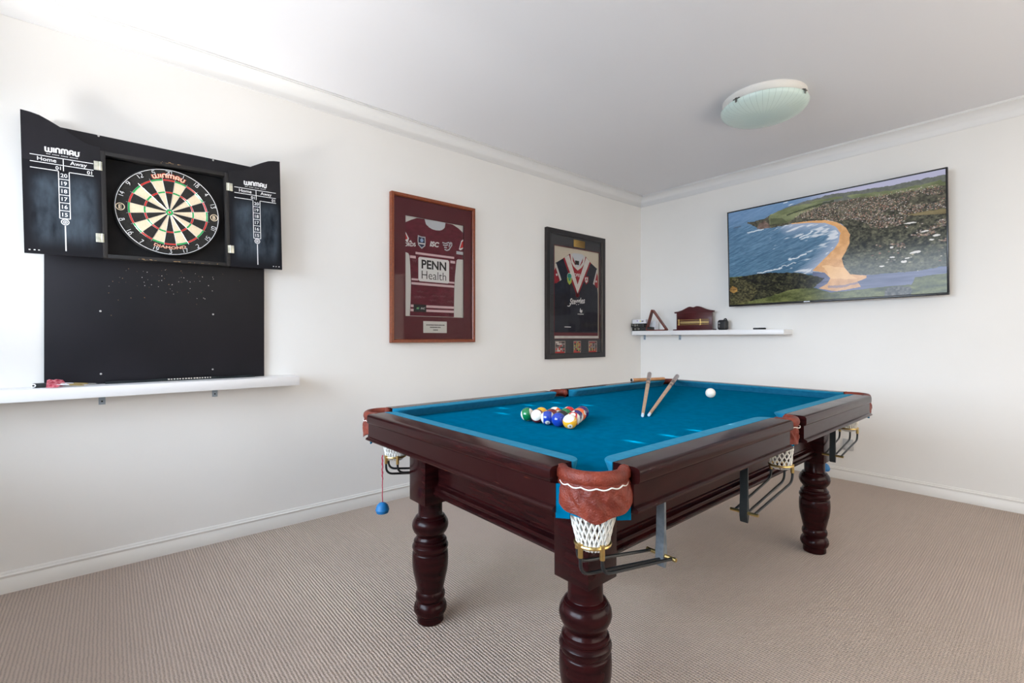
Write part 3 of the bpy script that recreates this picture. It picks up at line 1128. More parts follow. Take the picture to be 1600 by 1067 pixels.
CT = math.radians(1.2)
cab = thing('dartboard_cabinet', 'black dartboard cabinet with both doors folded open flat against the wall', 'cabinet', (0.021, -4.294, 1.540), (CT, 0, 0))
CM = LW
hw_, hh, dp = 0.268, 0.514, 0.068
b = MB(CM)
t_ = 0.018
b.box((-hw_, 0, 0), (hw_, hh, 0.008), BLKIN)
b.box((-hw_, 0, 0.008), (-hw_ + t_, hh, dp), BLKWOOD, 0.001)
b.box((hw_ - t_, 0, 0.008), (hw_, hh, dp), BLKWOOD, 0.001)
b.box((-hw_ + t_, 0, 0.008), (hw_ - t_, t_, dp), BLKWOOD, 0.001)
b.box((-hw_ + t_, hh - t_, 0.008), (hw_ - t_, hh, dp), BLKWOOD, 0.001)
for k in range(26):
    u = random.uniform(-0.15, 0.25) if k < 18 else random.uniform(-0.05, 0.14)
    v0 = (random.uniform(0.0005, 0.005) if k < 18 else hh - random.uniform(0.0005, 0.012))
    b.rect(u, v0, u + random.uniform(0.002, 0.014), v0 + random.uniform(0.001, 0.004), dp + 0.0003, CHIP)
b.build('box', cab)

SER = [(0, 0.531), (0.030, 0.5335), (0.060, 0.542), (0.078, 0.5535), (0.118, 0.579), (0.159, 0.603), (0.175, 0.612), (0.205, 0.627), (0.235, 0.634), (0.266, 0.637)]


def winmau(b, u, v, w, h, d, m, warp=None, lw=0.20):
    """rounded block lettering spelling the maker's mark"""
    s = lw
    letters = []
    x = 0

    def arcp(cx, cy, r, a0, a1, n=5):
        return [(cx + r * math.cos(math.radians(a0 + (a1 - a0) * i / n)), cy + r * math.sin(math.radians(a0 + (a1 - a0) * i / n))) for i in range(n + 1)]
    H = 1.0
    letters += [[(0, H)] + [(0, 0.3)] + arcp(0.24, 0.24, 0.24, 180, 270) + arcp(0.26, 0.24, 0.24, 270, 360) + [(0.50, H * 0.9)]]
    letters += [[(0.50, 0.3)] + arcp(0.74, 0.24, 0.24, 180, 270) + arcp(0.76, 0.24, 0.24, 270, 360) + [(1.0, H)]]
    x = 1.33
    letters += [[(x, 0), (x, H)]]
    x = 1.66
    letters += [[(x, 0), (x, 0.7)] + arcp(x + 0.28, 0.72, 0.28, 180, 0, 8) + [(x + 0.56, 0)]]
    x = 2.56
    letters += [[(x, 0), (x, 0.75)] + arcp(x + 0.22, 0.76, 0.24, 180, 0, 8) + [(x + 0.46, 0.05)], [(x + 0.46, 0.7)] + arcp(x + 0.70, 0.76, 0.24, 180, 0, 8) + [(x + 0.94, 0)]]
    x = 3.84
    letters += [[(x, 0), (x, 0.7)] + arcp(x + 0.28, 0.72, 0.28, 180, 0, 8) + [(x + 0.56, 0)], [(x, 0.38), (x + 0.56, 0.38)]]
    x = 4.74
    letters += [[(x, H), (x, 0.3)] + arcp(x + 0.28, 0.28, 0.28, 180, 360, 8) + [(x + 0.56, H)]]
    W = 5.3
    for L in letters:
        b.stroke([(u + (p[0] / W - 0.5) * w, v + p[1] * h) for p in L], s * h, d, m, warp)
    b.disc(*((u + w * 0.535, v + h) if warp is None else warp((u + w * 0.535, v + h))), h * 0.06, d, m, 8)


def door(right):
    # local u runs 0 (hinge) .. 0.266 (outer edge) for the shape, the print runs left to right
    M = CM @ Matrix.Translation((hw_ + 0.001 if right else -hw_ - 0.001 - 0.266, -0.001, dp - 0.013))
    b = MB(M)
    prof = [(p[0], p[1]) if right else (0.266 - p[0], p[1]) for p in SER]
    poly_ = [(0, 0), (0.266, 0)] + (prof[::-1] if right else prof[::-1][::-1][::-1])
    if right:
        poly_ = [(0, 0), (0.266, 0)] + prof[::-1]
    else:
        poly_ = [(0, 0), (0.266, 0)] + prof
    n = len(poly_)
    b.prism(poly_, 0, 0.012, BLKBOARD)
    d = 0.0124
    b.poly([(0.001, 0.001), (0.265, 0.001), (0.265, 0.420), (0.001, 0.420)], d - 0.0002, CHALKB)
    lw = 0.0032
    for v0 in (0.446, 0.415, 0.387):
        b.rect(0.026, v0 - lw / 2, 0.240, v0 + lw / 2, d, PRINTW)
    b.rect(0.1355 - lw / 2, 0.387, 0.1355 + lw / 2, 0.446, d, PRINTW)
    winmau(b, 0.133, 0.468, 0.112, 0.0215, d, PRINTW, None, 0.27)
    for k in range(22):
        u = 0.080 + k * 0.0049
        if k not in (3, 9, 15):
            b.rect(u, 0.4565, u + 0.003, 0.4595, d, PRINTW)
    b.text('Home', 0.081, 0.4235, 0.0245, d, PRINTW, 0.010, sx=1.05)
    b.text('Away', 0.188, 0.4235, 0.0245, d, PRINTW, 0.010, sx=1.05)
    b.text('01', 0.118, 0.3925, 0.0225, d, PRINTW, 0.010)
    b.text('01', 0.226, 0.3925, 0.0225, d, PRINTW, 0.010)
    bu0, bu1 = 0.1185, 0.1545
    cell = 0.0362
    for k in range(7):
        b.rect(bu0, 0.387 - k * cell - lw / 2, bu1, 0.387 - k * cell + lw / 2, d, PRINTW)
    b.rect(bu0 - lw / 2, 0.387 - 6 * cell, bu0 + lw / 2, 0.387, d, PRINTW)
    b.rect(bu1 - lw / 2, 0.387 - 6 * cell, bu1 + lw / 2, 0.387, d, PRINTW)
    for k, s in enumerate(('20', '19', '18', '17', '16', '15')):
        b.text(s, 0.1365, 0.387 - (k + 1) * cell + 0.0095, 0.0245, d, PRINTW, 0.012)
    b.disc(0.1365, 0.154, 0.0145, d, PRINTW, 28, r_in=0.0112)
    b.disc(0.1365, 0.154, 0.0080, d, PRINTW, 24, r_in=0.0058)
    b.disc(0.1365, 0.154, 0.0034, d, PRINTW, 16)
    b.rect(0.1365 - 0.0022, 0.020, 0.1365 + 0.0022, 0.137, d, PRINTW)
    for k, u in enumerate((0.014, 0.030, 0.044)):
        uu = u if not right else 0.266 - u - 0.006
        b.rect(uu, 0.014, uu + 0.006, 0.018, d, PRINTW)
    o = b.build('door', cab, smooth=30)
    for v0 in (0.440, 0.095):
        h = MB(M)
        if right:
            h.box((-0.012, v0 - 0.021, 0.0118), (0.018, v0 + 0.021, 0.0145), ZINC, 0.0005)
            hu = (-0.006, 0.012)
        else:
            h.box((0.266 - 0.024, v0 - 0.021, 0.0118), (0.266 + 0.006, v0 + 0.021, 0.0145), ZINC, 0.0005)
            hu = (0.266 - 0.018, 0.266 + 0.001)
        for a in hu:
            for s in (-0.013, 0.013):
                h.lathe([(0.0022, 0), (0.0022, 0.0006), (0, 0.0007)], SCREW, 8, Matrix.Translation((a, v0 + s, 0.0145)))
        e = 0 if right else 0.266
        h.cyl((e, v0 - 0.021, 0.0150), (e, v0 + 0.021, 0.0150), 0.0028, ZINC, 10)
        h.build('hinge', o)
    return o


door(False)
door(True)

# dartboard
DC = (0.030, -4.300, 1.802)
db = thing('dartboard', 'round bristle dartboard with red and green rings hung inside the black cabinet', 'dartboard', DC, (CT, 0, 0))
b = MB(LW)
RB = 0.2265
DD = 0.036
order = [20, 1, 18, 4, 13, 6, 10, 15, 2, 17, 3, 19, 7, 16, 8, 11, 14, 9, 12, 5]
b.lathe([(0, 0), (RB - 0.004, 0), (RB, 0.004), (RB, DD - 0.005), (RB - 0.004, DD), (0.170, DD)], SISAL_B, 80)
rad = [0.0, 0.00635, 0.016, 0.099, 0.107, 0.162, 0.170]


def sect(r0, r1, a0, a1, d, m, n=4):
    vs, fs = [], []
    for i in range(n + 1):
        a = a0 + (a1 - a0) * i / n
        vs += [(r0 * math.sin(a), r0 * math.cos(a), d), (r1 * math.sin(a), r1 * math.cos(a), d)]
    for i in range(n):
        fs.append((2 * i, 2 * i + 1, 2 * i + 3, 2 * i + 2))
    b.add(vs, fs, m)


st = 2 * PI / 20
for k in range(20):
    a0, a1 = (k - 0.5) * st, (k + 0.5) * st
    dark = k % 2 == 0
    sect(0.016, 0.099, a0, a1, DD, SISAL_B if dark else SISAL_C)
    sect(0.099, 0.107, a0, a1, DD, SISAL_R if dark else SISAL_G)
    sect(0.107, 0.162, a0, a1, DD, SISAL_B if dark else SISAL_C)
    sect(0.162, 0.170, a0, a1, DD, SISAL_R if dark else SISAL_G)
sect(0.00635, 0.016, 0, 2 * PI, DD, SISAL_G, 32)
b.disc(0, 0, 0.00635, DD, SISAL_R, 20)


def archw(r, top=True):
    def f(p):
        if top:
            a = p[0] / r
            return ((r + p[1]) * math.sin(a), (r + p[1]) * math.cos(a))
        a = p[0] / r
        return ((r - p[1]) * math.sin(a), -(r - p[1]) * math.cos(a))
    return f


winmau(b, 0, 0, 0.130, 0.0200, DD + 0.0003, LOGORED, archw(0.1765), 0.42)
winmau(b, 0, 0.0012, 0.128, 0.0175, DD + 0.0006, SISAL_C, archw(0.1765), 0.26)
b.text('DIAMOND', 0, 0.0, 0.0195, DD + 0.0003, LOGORED, 0.05, warp=archw(0.1905, False), sx=1.55)
b.text('DIAMOND', 0, 0.0, 0.0195, DD + 0.0006, SISAL_C, 0.000, warp=archw(0.1905, False), sx=1.55)
for s in (-1, 1):
    b.disc(s * 0.199, 0, 0.0185, DD + 0.0003, SISAL_C, 28, r_in=0.0150)
    b.text('E' if s < 0 else 'B', s * 0.199, -0.010, 0.028, DD + 0.0003, SISAL_C, 0.02)
    b.disc(s * 0.199, 0, 0.0120, DD + 0.0002, SISAL_B, 20)
b.build('bristle_face', db, smooth=40)
b = MB(LW)
for k in range(20):
    a = (k - 0.5) * st
    s, c = math.sin(a), math.cos(a)
    b.tube([(0.016 * s, 0.016 * c, DD + 0.0004), (0.178 * s, 0.178 * c, DD + 0.0004)], 0.0006, WIRE, 4)
for r in (0.00635, 0.016, 0.099, 0.107, 0.162, 0.170):
    b.tube([(r * math.cos(2 * PI * i / 60), r * math.sin(2 * PI * i / 60), DD + 0.0003) for i in range(60)], 0.00035, WIRE, 4, closed=True)
b.build('wire_spider', db)
b = MB(LW)
b.tube([(0.2185 * math.cos(2 * PI * i / 90), 0.2185 * math.sin(2 * PI * i / 90), DD + 0.003) for i in range(90)], 0.0014, PRINTW, 6, closed=True)
for k, nnum in enumerate(order):
    if nnum in (6, 11):
        continue
    a = k * st
    # numerals are bent wire: outline strokes
    DIG = {'0': [(0, 0), (0, 1), (.6, 1), (.6, 0), (0, 0)], '1': [(.3, 0), (.3, 1)], '2': [(0, 1), (.6, 1), (.6, .5), (0, .1), (0, 0), (.6, 0)], '3': [(0, 1), (.6, 1), (.25, .55), (.6, .4), (.5, 0), (0, 0)], '4': [(.45, 0), (.45, 1), (0, .35), (.65, .35)], '5': [(.6, 1), (.05, 1), (0, .55), (.55, .55), (.6, .1), (0, 0)], '6': [(.55, 1), (.05, .55), (0, 0), (.6, 0), (.6, .5), (.05, .5)], '7': [(0, 1), (.6, 1), (.2, 0)], '8': [(.1, 1), (.5, 1), (.5, .55), (.05, .5), (0, 0), (.6, 0), (.55, .5), (.1, .55), (.1, 1)], '9': [(.6, .5), (.05, .5), (0, 1), (.6, 1), (.6, .4), (.1, 0)]}
    s_ = str(nnum)
    hgt = 0.0195
    wid = hgt * 0.72
    flip = 1 if math.cos(a) > -0.2 else -1
    for q, ch in enumerate(s_):
        for p0, p1 in zip(DIG[ch][:-1], DIG[ch][1:]):
            pts = []
            for p in (p0, p1):
                x = (q - len(s_) / 2) * wid + p[0] * hgt * 0.9 + 0.002
                y = (p[1] - 0.5) * hgt
                x, y = (x, y) if flip > 0 else (-x, -y)
                r = 0.2035 + y
                aa = a + x / 0.2035
                pts.append((r * math.sin(aa), r * math.cos(aa), DD + 0.003))
            b.tube(pts, 0.0012, PRINTW, 5)
b.build('number_ring', db)


# ------------------------------------------------------------------ shelves
def shelf(name, label, M, loc, w, dep, th, brs, over=None):
    t = thing(name, label, 'shelf', loc)
    b = MB(M)
    b.box((0, -th, 0), (w, 0, dep), WHITE, 0.0015)
    b.build('board', t)
    for u in brs:
        b = MB(M)
        b.box((u - 0.013, -th - 0.052, 0.0), (u + 0.013, -th, 0.003), BRACKET, 0.0008)
        b.box((u - 0.013, -th - 0.003, 0.003), (u + 0.013, -th, dep * 0.75), BRACKET, 0.0008)
        b.lathe([(0.004, 0), (0.004, 0.0012), (0.0, 0.002)], DARKHOLE, 10, Matrix.Translation((u, -th - 0.036, 0.003)))
        b.build('bracket', t)
    return t


shelf('wall_shelf', 'long white wall shelf under the black dart backing board', LW, (0, -5.35, 0.921), 1.665, 0.17, 0.052, (0.783, 1.262))
shelf('wall_shelf', 'white wall shelf under the television holding the scoreboard', BW, (0.018, 0, 1.219), 1.53, 0.19, 0.044, (0.035, 0.462))

# black strip lying against the board
t = thing('throw_line_strip', 'thin black throw line strip lying on the white shelf against the dart board', 'strip', (0.030, -4.555, 0.921))
b = MB(LW)
n = 40
vs, fs = [], []
for i in range(n + 1):
    u = 0.66 * i / n
    h = 0.011 + 0.0025 * math.sin(i * 0.55) * (0.3 + i / n) - (0.006 * max(0, i / n - 0.8) * 5 * 0.6)
    vs += [(u, 0, 0.0), (u, 0, 0.020), (u, h, 0.006), (u, h, 0.0)]
for i in range(n):
    for j in range(4):
        j2 = (j + 1) % 4
        fs.append((4 * i + j, 4 * i + j2, 4 * i + 4 + j2, 4 * i + 4 + j))
fs += [(0, 1, 2, 3), (4 * n + 3, 4 * n + 2, 4 * n + 1, 4 * n)]
b.add(vs, fs, BLACKL)
for k in range(16):
    b.box((0.25 + k * 0.0125, 0.006, 0.0120), (0.25 + k * 0.0125 + random.uniform(0.004, 0.009), 0.0115, 0.0142), SCREW)
b.build('strip', t)


# darts on the shelf
def dart(loc, rz, pitch, roll, label):
    t = thing('dart', label, 'dart', loc, (roll, pitch, rz), 'darts on the white shelf')
    b = MB(Matrix(((0, 0, 1, 0), (1, 0, 0, 0), (0, 1, 0, 0), (0, 0, 0, 1))))
    b.lathe([(0, 0), (0.0012, 0.006), (0.0012, 0.034)], SCREW, 10)
    b.build('point', t)
    b = MB(Matrix(((0, 0, 1, 0), (1, 0, 0, 0), (0, 1, 0, 0), (0, 0, 0, 1))))
    b.lathe([(0.0012, 0.032), (0.0026, 0.036), (0.0036, 0.048), (0.0036, 0.078), (0.0028, 0.084), (0, 0.084)], DBRASS, 14)
    b.build('barrel', t)
    b = MB(Matrix(((0, 0, 1, 0), (1, 0, 0, 0), (0, 1, 0, 0), (0, 0, 0, 1))))
    b.lathe([(0.0022, 0.083), (0.0026, 0.09), (0.0022, 0.125), (0, 0.126)], FERR, 12)
    b.build('shaft', t)
    b = MB()
    for k in range(4):
        a = k * PI / 2 + PI / 4
        c, s = math.cos(a), math.sin(a)
        pr = [(0.112, 0.001), (0.122, 0.017), (0.145, 0.021), (0.152, 0.017), (0.152, 0.001)]
        vs = [(p[0], p[1] * c - 0.0003 * s, p[1] * s + 0.0003 * c) for p in pr] + [(p[0], p[1] * c + 0.0003 * s, p[1] * s - 0.0003 * c) for p in pr]
        b.add(vs, [(0, 1, 2, 3, 4), (9, 8, 7, 6, 5)] + [(i, (i + 1) % 5, 5 + (i + 1) % 5, 5 + i) for i in range(5)], FLIGHT)
    b.build('flight', t)
    return t


shz = 0.921
rz0 = -PI / 2
dart((0.050, -4.585, shz + 0.0045), rz0 + 0.03, -0.085, 0.3, 'red-flighted dart lying on the white shelf, closest to the black board')
dart((0.095, -4.606, shz + 0.0045), rz0 + 0.02, -0.085, 0.9, 'red-flighted dart on the white shelf, middle one of the small pile')
dart((0.140, -4.596, shz + 0.0045), rz0 - 0.02, -0.085, 0.1, 'red-flighted dart lying on the white shelf, closest to its front edge')
t = thing('dart_case', 'small dark dart case with pale round end behind the red-flighted darts', 'case', (0.075, -4.800, shz))
b = MB(LW)
b.box((-0.005, 0, -0.02), (0.045, 0.020, 0.012), BLACKL, 0.004)
b.build('pouch', t)
b = MB(LW)
b.lathe([(0, 0), (0.0085, 0), (0.0085, 0.003), (0.004, 0.0035, INK), (0, 0.0036)], PRINTW, 16, Matrix.Translation((0.0, 0.011, 0.012)))
b.build('press_stud', t)


# ------------------------------------------------------------------ framed jerseys
def frame_box(M, w, h, fw, dp, m, chamfer):
    b = MB(M)
    # mitred rails with a sloping inner face
    prof = [(0, 0), (0, dp), (fw * 0.75, dp), (fw, dp - chamfer), (fw, 0)]
    for side in range(4):
        vs = []
        for end in (0, 1):
            for p in prof:
                i, d = p
                if side == 0:
                    q = (i if end == 0 else w - i, i)
                elif side == 1:
                    q = (w - i, i if end == 0 else h - i)
                elif side == 2:
                    q = (w - i if end == 0 else i, h - i)
                else:
                    q = (i, h - i if end == 0 else i)
                vs.append((q[0], q[1], d))
        n = 5
        b.add(vs, [(j, (j + 1) % n, n + (j + 1) % n, n + j) for j in range(n)], m)
    return b


def shade_pts(pts, d0, b, m, th=0.002):
    """a cloth piece with thickness"""
    b.prism(pts, d0, d0 + th, m)


f1 = thing('framed_jersey', 'maroon football jersey under glass in a red-brown wooden frame', 'framed jersey', (0, -3.033, 1.112))
W_, H_ = 0.722, 1.066
frame_box(LW, W_, H_, 0.024, 0.036, FRAMEW, 0.008).build('frame', f1)
b = MB(LW)
w0, w1, v0_, v1_ = 0.118, 0.625, 0.192, 0.918
mb_o = [(0.02, 0.02), (W_ - 0.02, 0.02), (W_ - 0.02, H_ - 0.02), (0.02, H_ - 0.02)]
for lo, hi in (((0.02, 0.02), (w0, H_ - 0.02)), ((w1, 0.02), (W_ - 0.02, H_ - 0.02)), ((w0, 0.02), (w1, v0_)), ((w0, v1_), (w1, H_ - 0.02))):
    b.box((lo[0], lo[1], 0.010), (hi[0], hi[1], 0.016), MATB)
b.build('mat_board', f1)
b = MB(LW)
b.box((0.02, 0.02, 0.001), (W_ - 0.02, H_ - 0.02, 0.004), PAPER)
b.build('backing', f1)
b = MB(LW)
cu = 0.370
d0 = 0.0045
body = [(w0, 0.655), (w0, 0.866), (0.165, 0.892), (0.215, 0.914), (0.278, 0.9165), (0.290, 0.880), (0.312, 0.862), (0.345, 0.850), (0.378, 0.847), (0.410, 0.850), (0.440, 0.862), (0.455, 0.880), (0.462, 0.9165), (0.525, 0.914), (0.580, 0.892), (w1, 0.862), (w1, 0.652),
        (0.575, 0.650), (0.562, 0.640), (0.548, 0.520), (0.541, 0.400), (0.538, 0.196), (0.158, 0.196), (0.165, 0.300), (0.168, 0.430), (0.162, 0.560), (0.155, 0.632), (0.146, 0.648)]
shade_pts(body, d0, b, JMAR, 0.003)
d = d0 + 0.0033
coll = [(0.278, 0.9165), (0.290, 0.880), (0.312, 0.862), (0.345, 0.850), (0.378, 0.847), (0.410, 0.850), (0.440, 0.862), (0.455, 0.880), (0.462, 0.9165)]
b.poly(coll, d0 + 0.001, mat('pale_neck_lining', (0.66, 0.70, 0.76), 0.8))
for p in ((0.300, 0.862), (0.446, 0.858)):
    b.rect(p[0] - 0.010, p[1] - 0.008, p[0] + 0.010, p[1] + 0.008, d, JMAR)
# pale bands
b.rect(0.203, 0.648, 0.540, 0.664, d, JPINK)
b.rect(0.158, 0.615, 0.205, 0.634, d, JPINK)
b.rect(0.505, 0.612, 0.548, 0.632, d, JPINK)
b.rect(0.170, 0.455, 0.225, 0.469, d, JPINK)
b.rect(0.490, 0.455, 0.542, 0.469, d, JPINK)
b.rect(0.169, 0.424, 0.541, 0.441, d, JPINK)
b.rect(0.164, 0.259, 0.538, 0.277, d, JPINK)
b.rect(0.162, 0.228, 0.538, 0.246, d, JPINK)
b.rect(0.187, 0.225, 0.292, 0.280, d + 0.0003, INK)
b.text('elf', 0.222, 0.243, 0.026, d + 0.0006, TEAL, 0.01)
b.disc(0.222, 0.252, 0.012, d + 0.0005, LIME, 12, rv=0.006)
b.text('INC', 0.264, 0.245, 0.020, d + 0.0006, PRINTW, 0.01, shear=0.3)
# chest panel
r = 0.010
pn = [(0.226 + r, 0.452), (0.493 - r, 0.452), (0.493, 0.452 + r), (0.493, 0.632 - r), (0.493 - r, 0.632), (0.226 + r, 0.632), (0.226, 0.632 - r), (0.226, 0.452 + r)]
b.poly(pn, d + 0.0004, PRINTW)
b.text('PENN', 0.3595, 0.550, 0.089, d + 0.0007, INK, 0.030, sx=0.97)
b.text('Health', 0.3595, 0.472, 0.089, d + 0.0007, INK, -0.006, sx=0.94)
# badges
sh = [(0.222, 0.790), (0.250, 0.783), (0.285, 0.785), (0.287, 0.742), (0.283, 0.716), (0.254, 0.692), (0.224, 0.718), (0.219, 0.750)]
b.poly(sh, d + 0.0002, mat('silver_print', (0.55, 0.58, 0.63), 0.5))
b.poly([(254 / 1000 + (p[0] - 0.254) * 0.78, 0.742 + (p[1] - 0.742) * 0.80) for p in sh], d + 0.0004, NAVY)
b.rect(0.228, 0.726, 0.281, 0.735, d + 0.0006, PRINTW)
b.poly([(0.240, 0.758), (0.254, 0.772), (0.270, 0.758), (0.262, 0.742), (0.246, 0.742)], d + 0.0006, mat('pale_blue_print', (0.35, 0.50, 0.75), 0.5))
b.text('ISC', 0.363, 0.722, 0.051, d + 0.0002, PRINTW, 0.045, shear=0.22, sx=1.05)
# sea-eagle badge: wings and head in silver strokes
sv = mat('silver_print', (0.55, 0.58, 0.63), 0.5)
for pts in ([(0.432, 0.762), (0.462, 0.758), (0.490, 0.770), (0.505, 0.757)], [(0.438, 0.745), (0.462, 0.742), (0.485, 0.752)], [(0.448, 0.728), (0.468, 0.726), (0.492, 0.738), (0.510, 0.776)], [(0.452, 0.712), (0.472, 0.706), (0.492, 0.714), (0.506, 0.735), (0.518, 0.752), (0.516, 0.772)]):
    b.stroke(pts, 0.0085, d + 0.0002, sv)
b.disc(0.480, 0.735, 0.010, d + 0.0004, JMAR, 12)
# sleeve marks
b.poly([(w0, 0.806), (0.150, 0.755), (w0 + 0.02, 0.722), (w0, 0.738)], d + 0.0002, PRINTW)
b.poly([(w0, 0.796), (0.139, 0.752), (w0 + 0.004, 0.742)], d + 0.0004, RED)
b.text('ORDS', 0.158, 0.700, 0.036, d + 0.0004, PRINTW, 0.03, rot=0.10)
b.poly([(0.148, 0.731), (0.163, 0.745), (0.176, 0.730)], d + 0.0001, PRINTW)
b.poly([(w1, 0.812), (0.606, 0.798), (0.583, 0.728), (0.600, 0.722), (w1, 0.740)], d + 0.0002, PRINTW)
b.poly([(w1, 0.800), (0.612, 0.790), (0.592, 0.735), (w1, 0.748)], d + 0.0004, RED)
b.rect(0.560, 0.688, w1, 0.712, d + 0.0002, mat('silver_print', (0.55, 0.58, 0.63), 0.5))
# autographs: thin pale scribbles
for k in range(10):
    u = random.uniform(0.19, 0.48)
    v = random.uniform(0.30, 0.40) if k < 8 else random.uniform(0.50, 0.6)
    pts = [(u + i * 0.007, v + 0.010 * math.sin(i * 1.9 + k) * random.uniform(0.3, 1)) for i in range(9)]
    if k >= 8:
        pts = [(0.178 + i * 0.004 if k == 8 else 0.505 + i * 0.003, v + 0.012 * math.sin(i * 1.9)) for i in range(9)]
    b.stroke(pts, 0.0016, d + 0.0002, mat('faded_pen', (0.30, 0.12, 0.16), 0.6))
b.build('jersey', f1, smooth=30)
b = MB(LW)
b.box((0.262, 0.071, 0.016), (0.466, 0.158, 0.0175), PAPER)
for k, (ww, vv) in enumerate(((0.155, 0.126), (0.092, 0.109), (0.036, 0.089))):
    u = 0.364 - ww / 2
    while u < 0.364 + ww / 2:
        w_ = random.uniform(0.003, 0.008)
        b.rect(u, vv, u + w_, vv + 0.008, 0.0177, INK)
        u += w_ + 0.002
b.build('title_card', f1)
b = MB(LW)
b.rect(0.02, 0.02, W_ - 0.02, H_ - 0.02, 0.026, PANE)
b.build('glass', f1)

f2 = thing('framed_jersey', 'navy jersey with red and white chest V under glass in a black frame', 'framed jersey', (0, -1.503, 0.950))
W2_, H2_ = 0.836, 1.208
frame_box(LW, W2_, H2_, 0.052, 0.034, FRAMEK, 0.010).build('frame', f2)
b = MB(LW)
w0, w1, v0_, v1_ = 0.112, 0.762, 0.190, 1.056
for lo, hi in (((0.045, 0.045), (w0, H2_ - 0.045)), ((w1, 0.045), (W2_ - 0.045, H2_ - 0.045)), ((w0, 0.045), (w1, v0_)), ((w0, v1_), (w1, H2_ - 0.045))):
    b.box((lo[0], lo[1], 0.010), (hi[0], hi[1], 0.016), MATK)
mm_ = mat('maroon_bevel', (0.16, 0.02, 0.03), 0.7)
for lo, hi in (((w0 - 0.006, v0_ - 0.006), (w1 + 0.006, v0_)), ((w0 - 0.006, v1_), (w1 + 0.006, v1_ + 0.006)), ((w0 - 0.006, v0_), (w0, v1_)), ((w1, v0_), (w1 + 0.006, v1_))):
    b.box((lo[0], lo[1], 0.0155), (hi[0], hi[1], 0.0168), mm_)
b.build('mat_board', f2)
b = MB(LW)
b.box((0.045, 0.045, 0.001), (W2_ - 0.045, H2_ - 0.045, 0.004), mat('cream_backing', (0.70, 0.64, 0.54), 0.9))
b.build('backing', f2)
b = MB(LW)
d0 = 0.0045
body = [(w0 + 0.002, 0.215), (w0 + 0.002, 0.700), (0.122, 0.703), (0.205, 0.735), (0.160, 0.840), (0.134, 0.893), (0.250, 0.952), (0.330, 1.000), (0.355, 1.006), (0.375, 0.905), (0.441, 0.855), (0.510, 0.905), (0.540, 1.006), (0.560, 1.000), (0.640, 0.944), (0.741, 0.892), (0.718, 0.840), (0.686, 0.733), (0.740, 0.705), (0.748, 0.640), (0.748, 0.215)]
shade_pts(body, d0, b, JNAVY, 0.003)
d = d0 + 0.0033
b.rect(w0, 0.190, w1 - 0.006, 0.214, d, JWHT)
b.rect(w0 + 0.002, 0.214, 0.748, 0.246, d, mat('dark_red_hem', (0.13, 0.012, 0.02), 0.75))
# red yoke and white V
b.poly([(0.295, 0.975), (0.355, 1.006), (0.441, 0.853), (0.540, 1.006), (0.600, 0.972), (0.441, 0.592), (0.433, 0.592)], d, JRED)
b.poly([(0.238, 0.948), (0.262, 0.962), (0.470, 0.608), (0.437, 0.585)], d + 0.00005, JRED)
b.poly([(0.640, 0.944), (0.618, 0.958), (0.410, 0.608), (0.437, 0.585)], d + 0.00005, JRED)
b.poly([(0.258, 0.958), (0.318, 0.990), (0.441, 0.714), (0.441, 0.628)], d + 0.0003, JWHT)
b.poly([(0.622, 0.955), (0.568, 0.990), (0.441, 0.714), (0.441, 0.628)], d + 0.0003, JWHT)
# collar
lin = mat('pale_neck_lining', (0.66, 0.70, 0.76), 0.8)
b.poly([(0.355, 1.006), (0.372, 0.918), (0.441, 0.872), (0.512, 0.918), (0.540, 1.006), (0.500, 1.018), (0.400, 1.016)], d0 + 0.001, lin)
b.stroke([(0.350, 1.004), (0.362, 0.930), (0.392, 0.895), (0.441, 0.866), (0.492, 0.895), (0.524, 0.930), (0.543, 1.004)], 0.026, d + 0.0006, JWHT)
b.rect(0.405, 0.905, 0.462, 0.945, d + 0.0004, INK)
# sleeve cuffs
b.poly([(0.134, 0.858), (0.134, 0.893), (0.146, 0.888), (0.215, 0.742), (0.198, 0.733)], d + 0.0003, JWHT)
b.poly([(0.116, 0.812), (0.136, 0.855), (0.192, 0.735), (0.150, 0.706), (0.116, 0.704)], d + 0.0002, JRED)
b.poly([(0.735, 0.862), (0.741, 0.892), (0.728, 0.888), (0.672, 0.738), (0.690, 0.727)], d + 0.0003, JWHT)
b.poly([(0.748, 0.815), (0.735, 0.855), (0.695, 0.735), (0.720, 0.702), (0.748, 0.700)], d + 0.0002, JRED)
b.disc(0.150, 0.785, 0.012, d + 0.0005, JWHT, 10)
b.disc(0.722, 0.765, 0.012, d + 0.0005, JWHT, 10)
b.text('OPEL', 0.441, 0.790, 0.043, d + 0.0005, PRINTW, 0.01, sx=1.05)
# round-headed green badge and the crest opposite
b.disc(0.325, 0.782, 0.033, d + 0.0006, PRINTW, 20, rv=0.036)
b.disc(0.325, 0.786, 0.029, d + 0.0007, TEAL, 20, rv=0.027)
b.poly([(0.290, 0.768), (0.362, 0.768), (0.352, 0.728), (0.325, 0.702), (0.298, 0.728)], d + 0.0008, LIME)
b.poly([(0.305, 0.765), (0.346, 0.765), (0.325, 0.735)], d + 0.0009, TEAL)
b.poly([(0.538, 0.802), (0.604, 0.806), (0.602, 0.752), (0.570, 0.722), (0.540, 0.748)], d + 0.0006, JRED)
b.poly([(0.548, 0.792), (0.594, 0.796), (0.592, 0.758), (0.570, 0.736), (0.550, 0.756)], d + 0.0008, JWHT)
b.stroke([(0.558, 0.760), (0.572, 0.782), (0.584, 0.762)], 0.008, d + 0.0010, JRED)
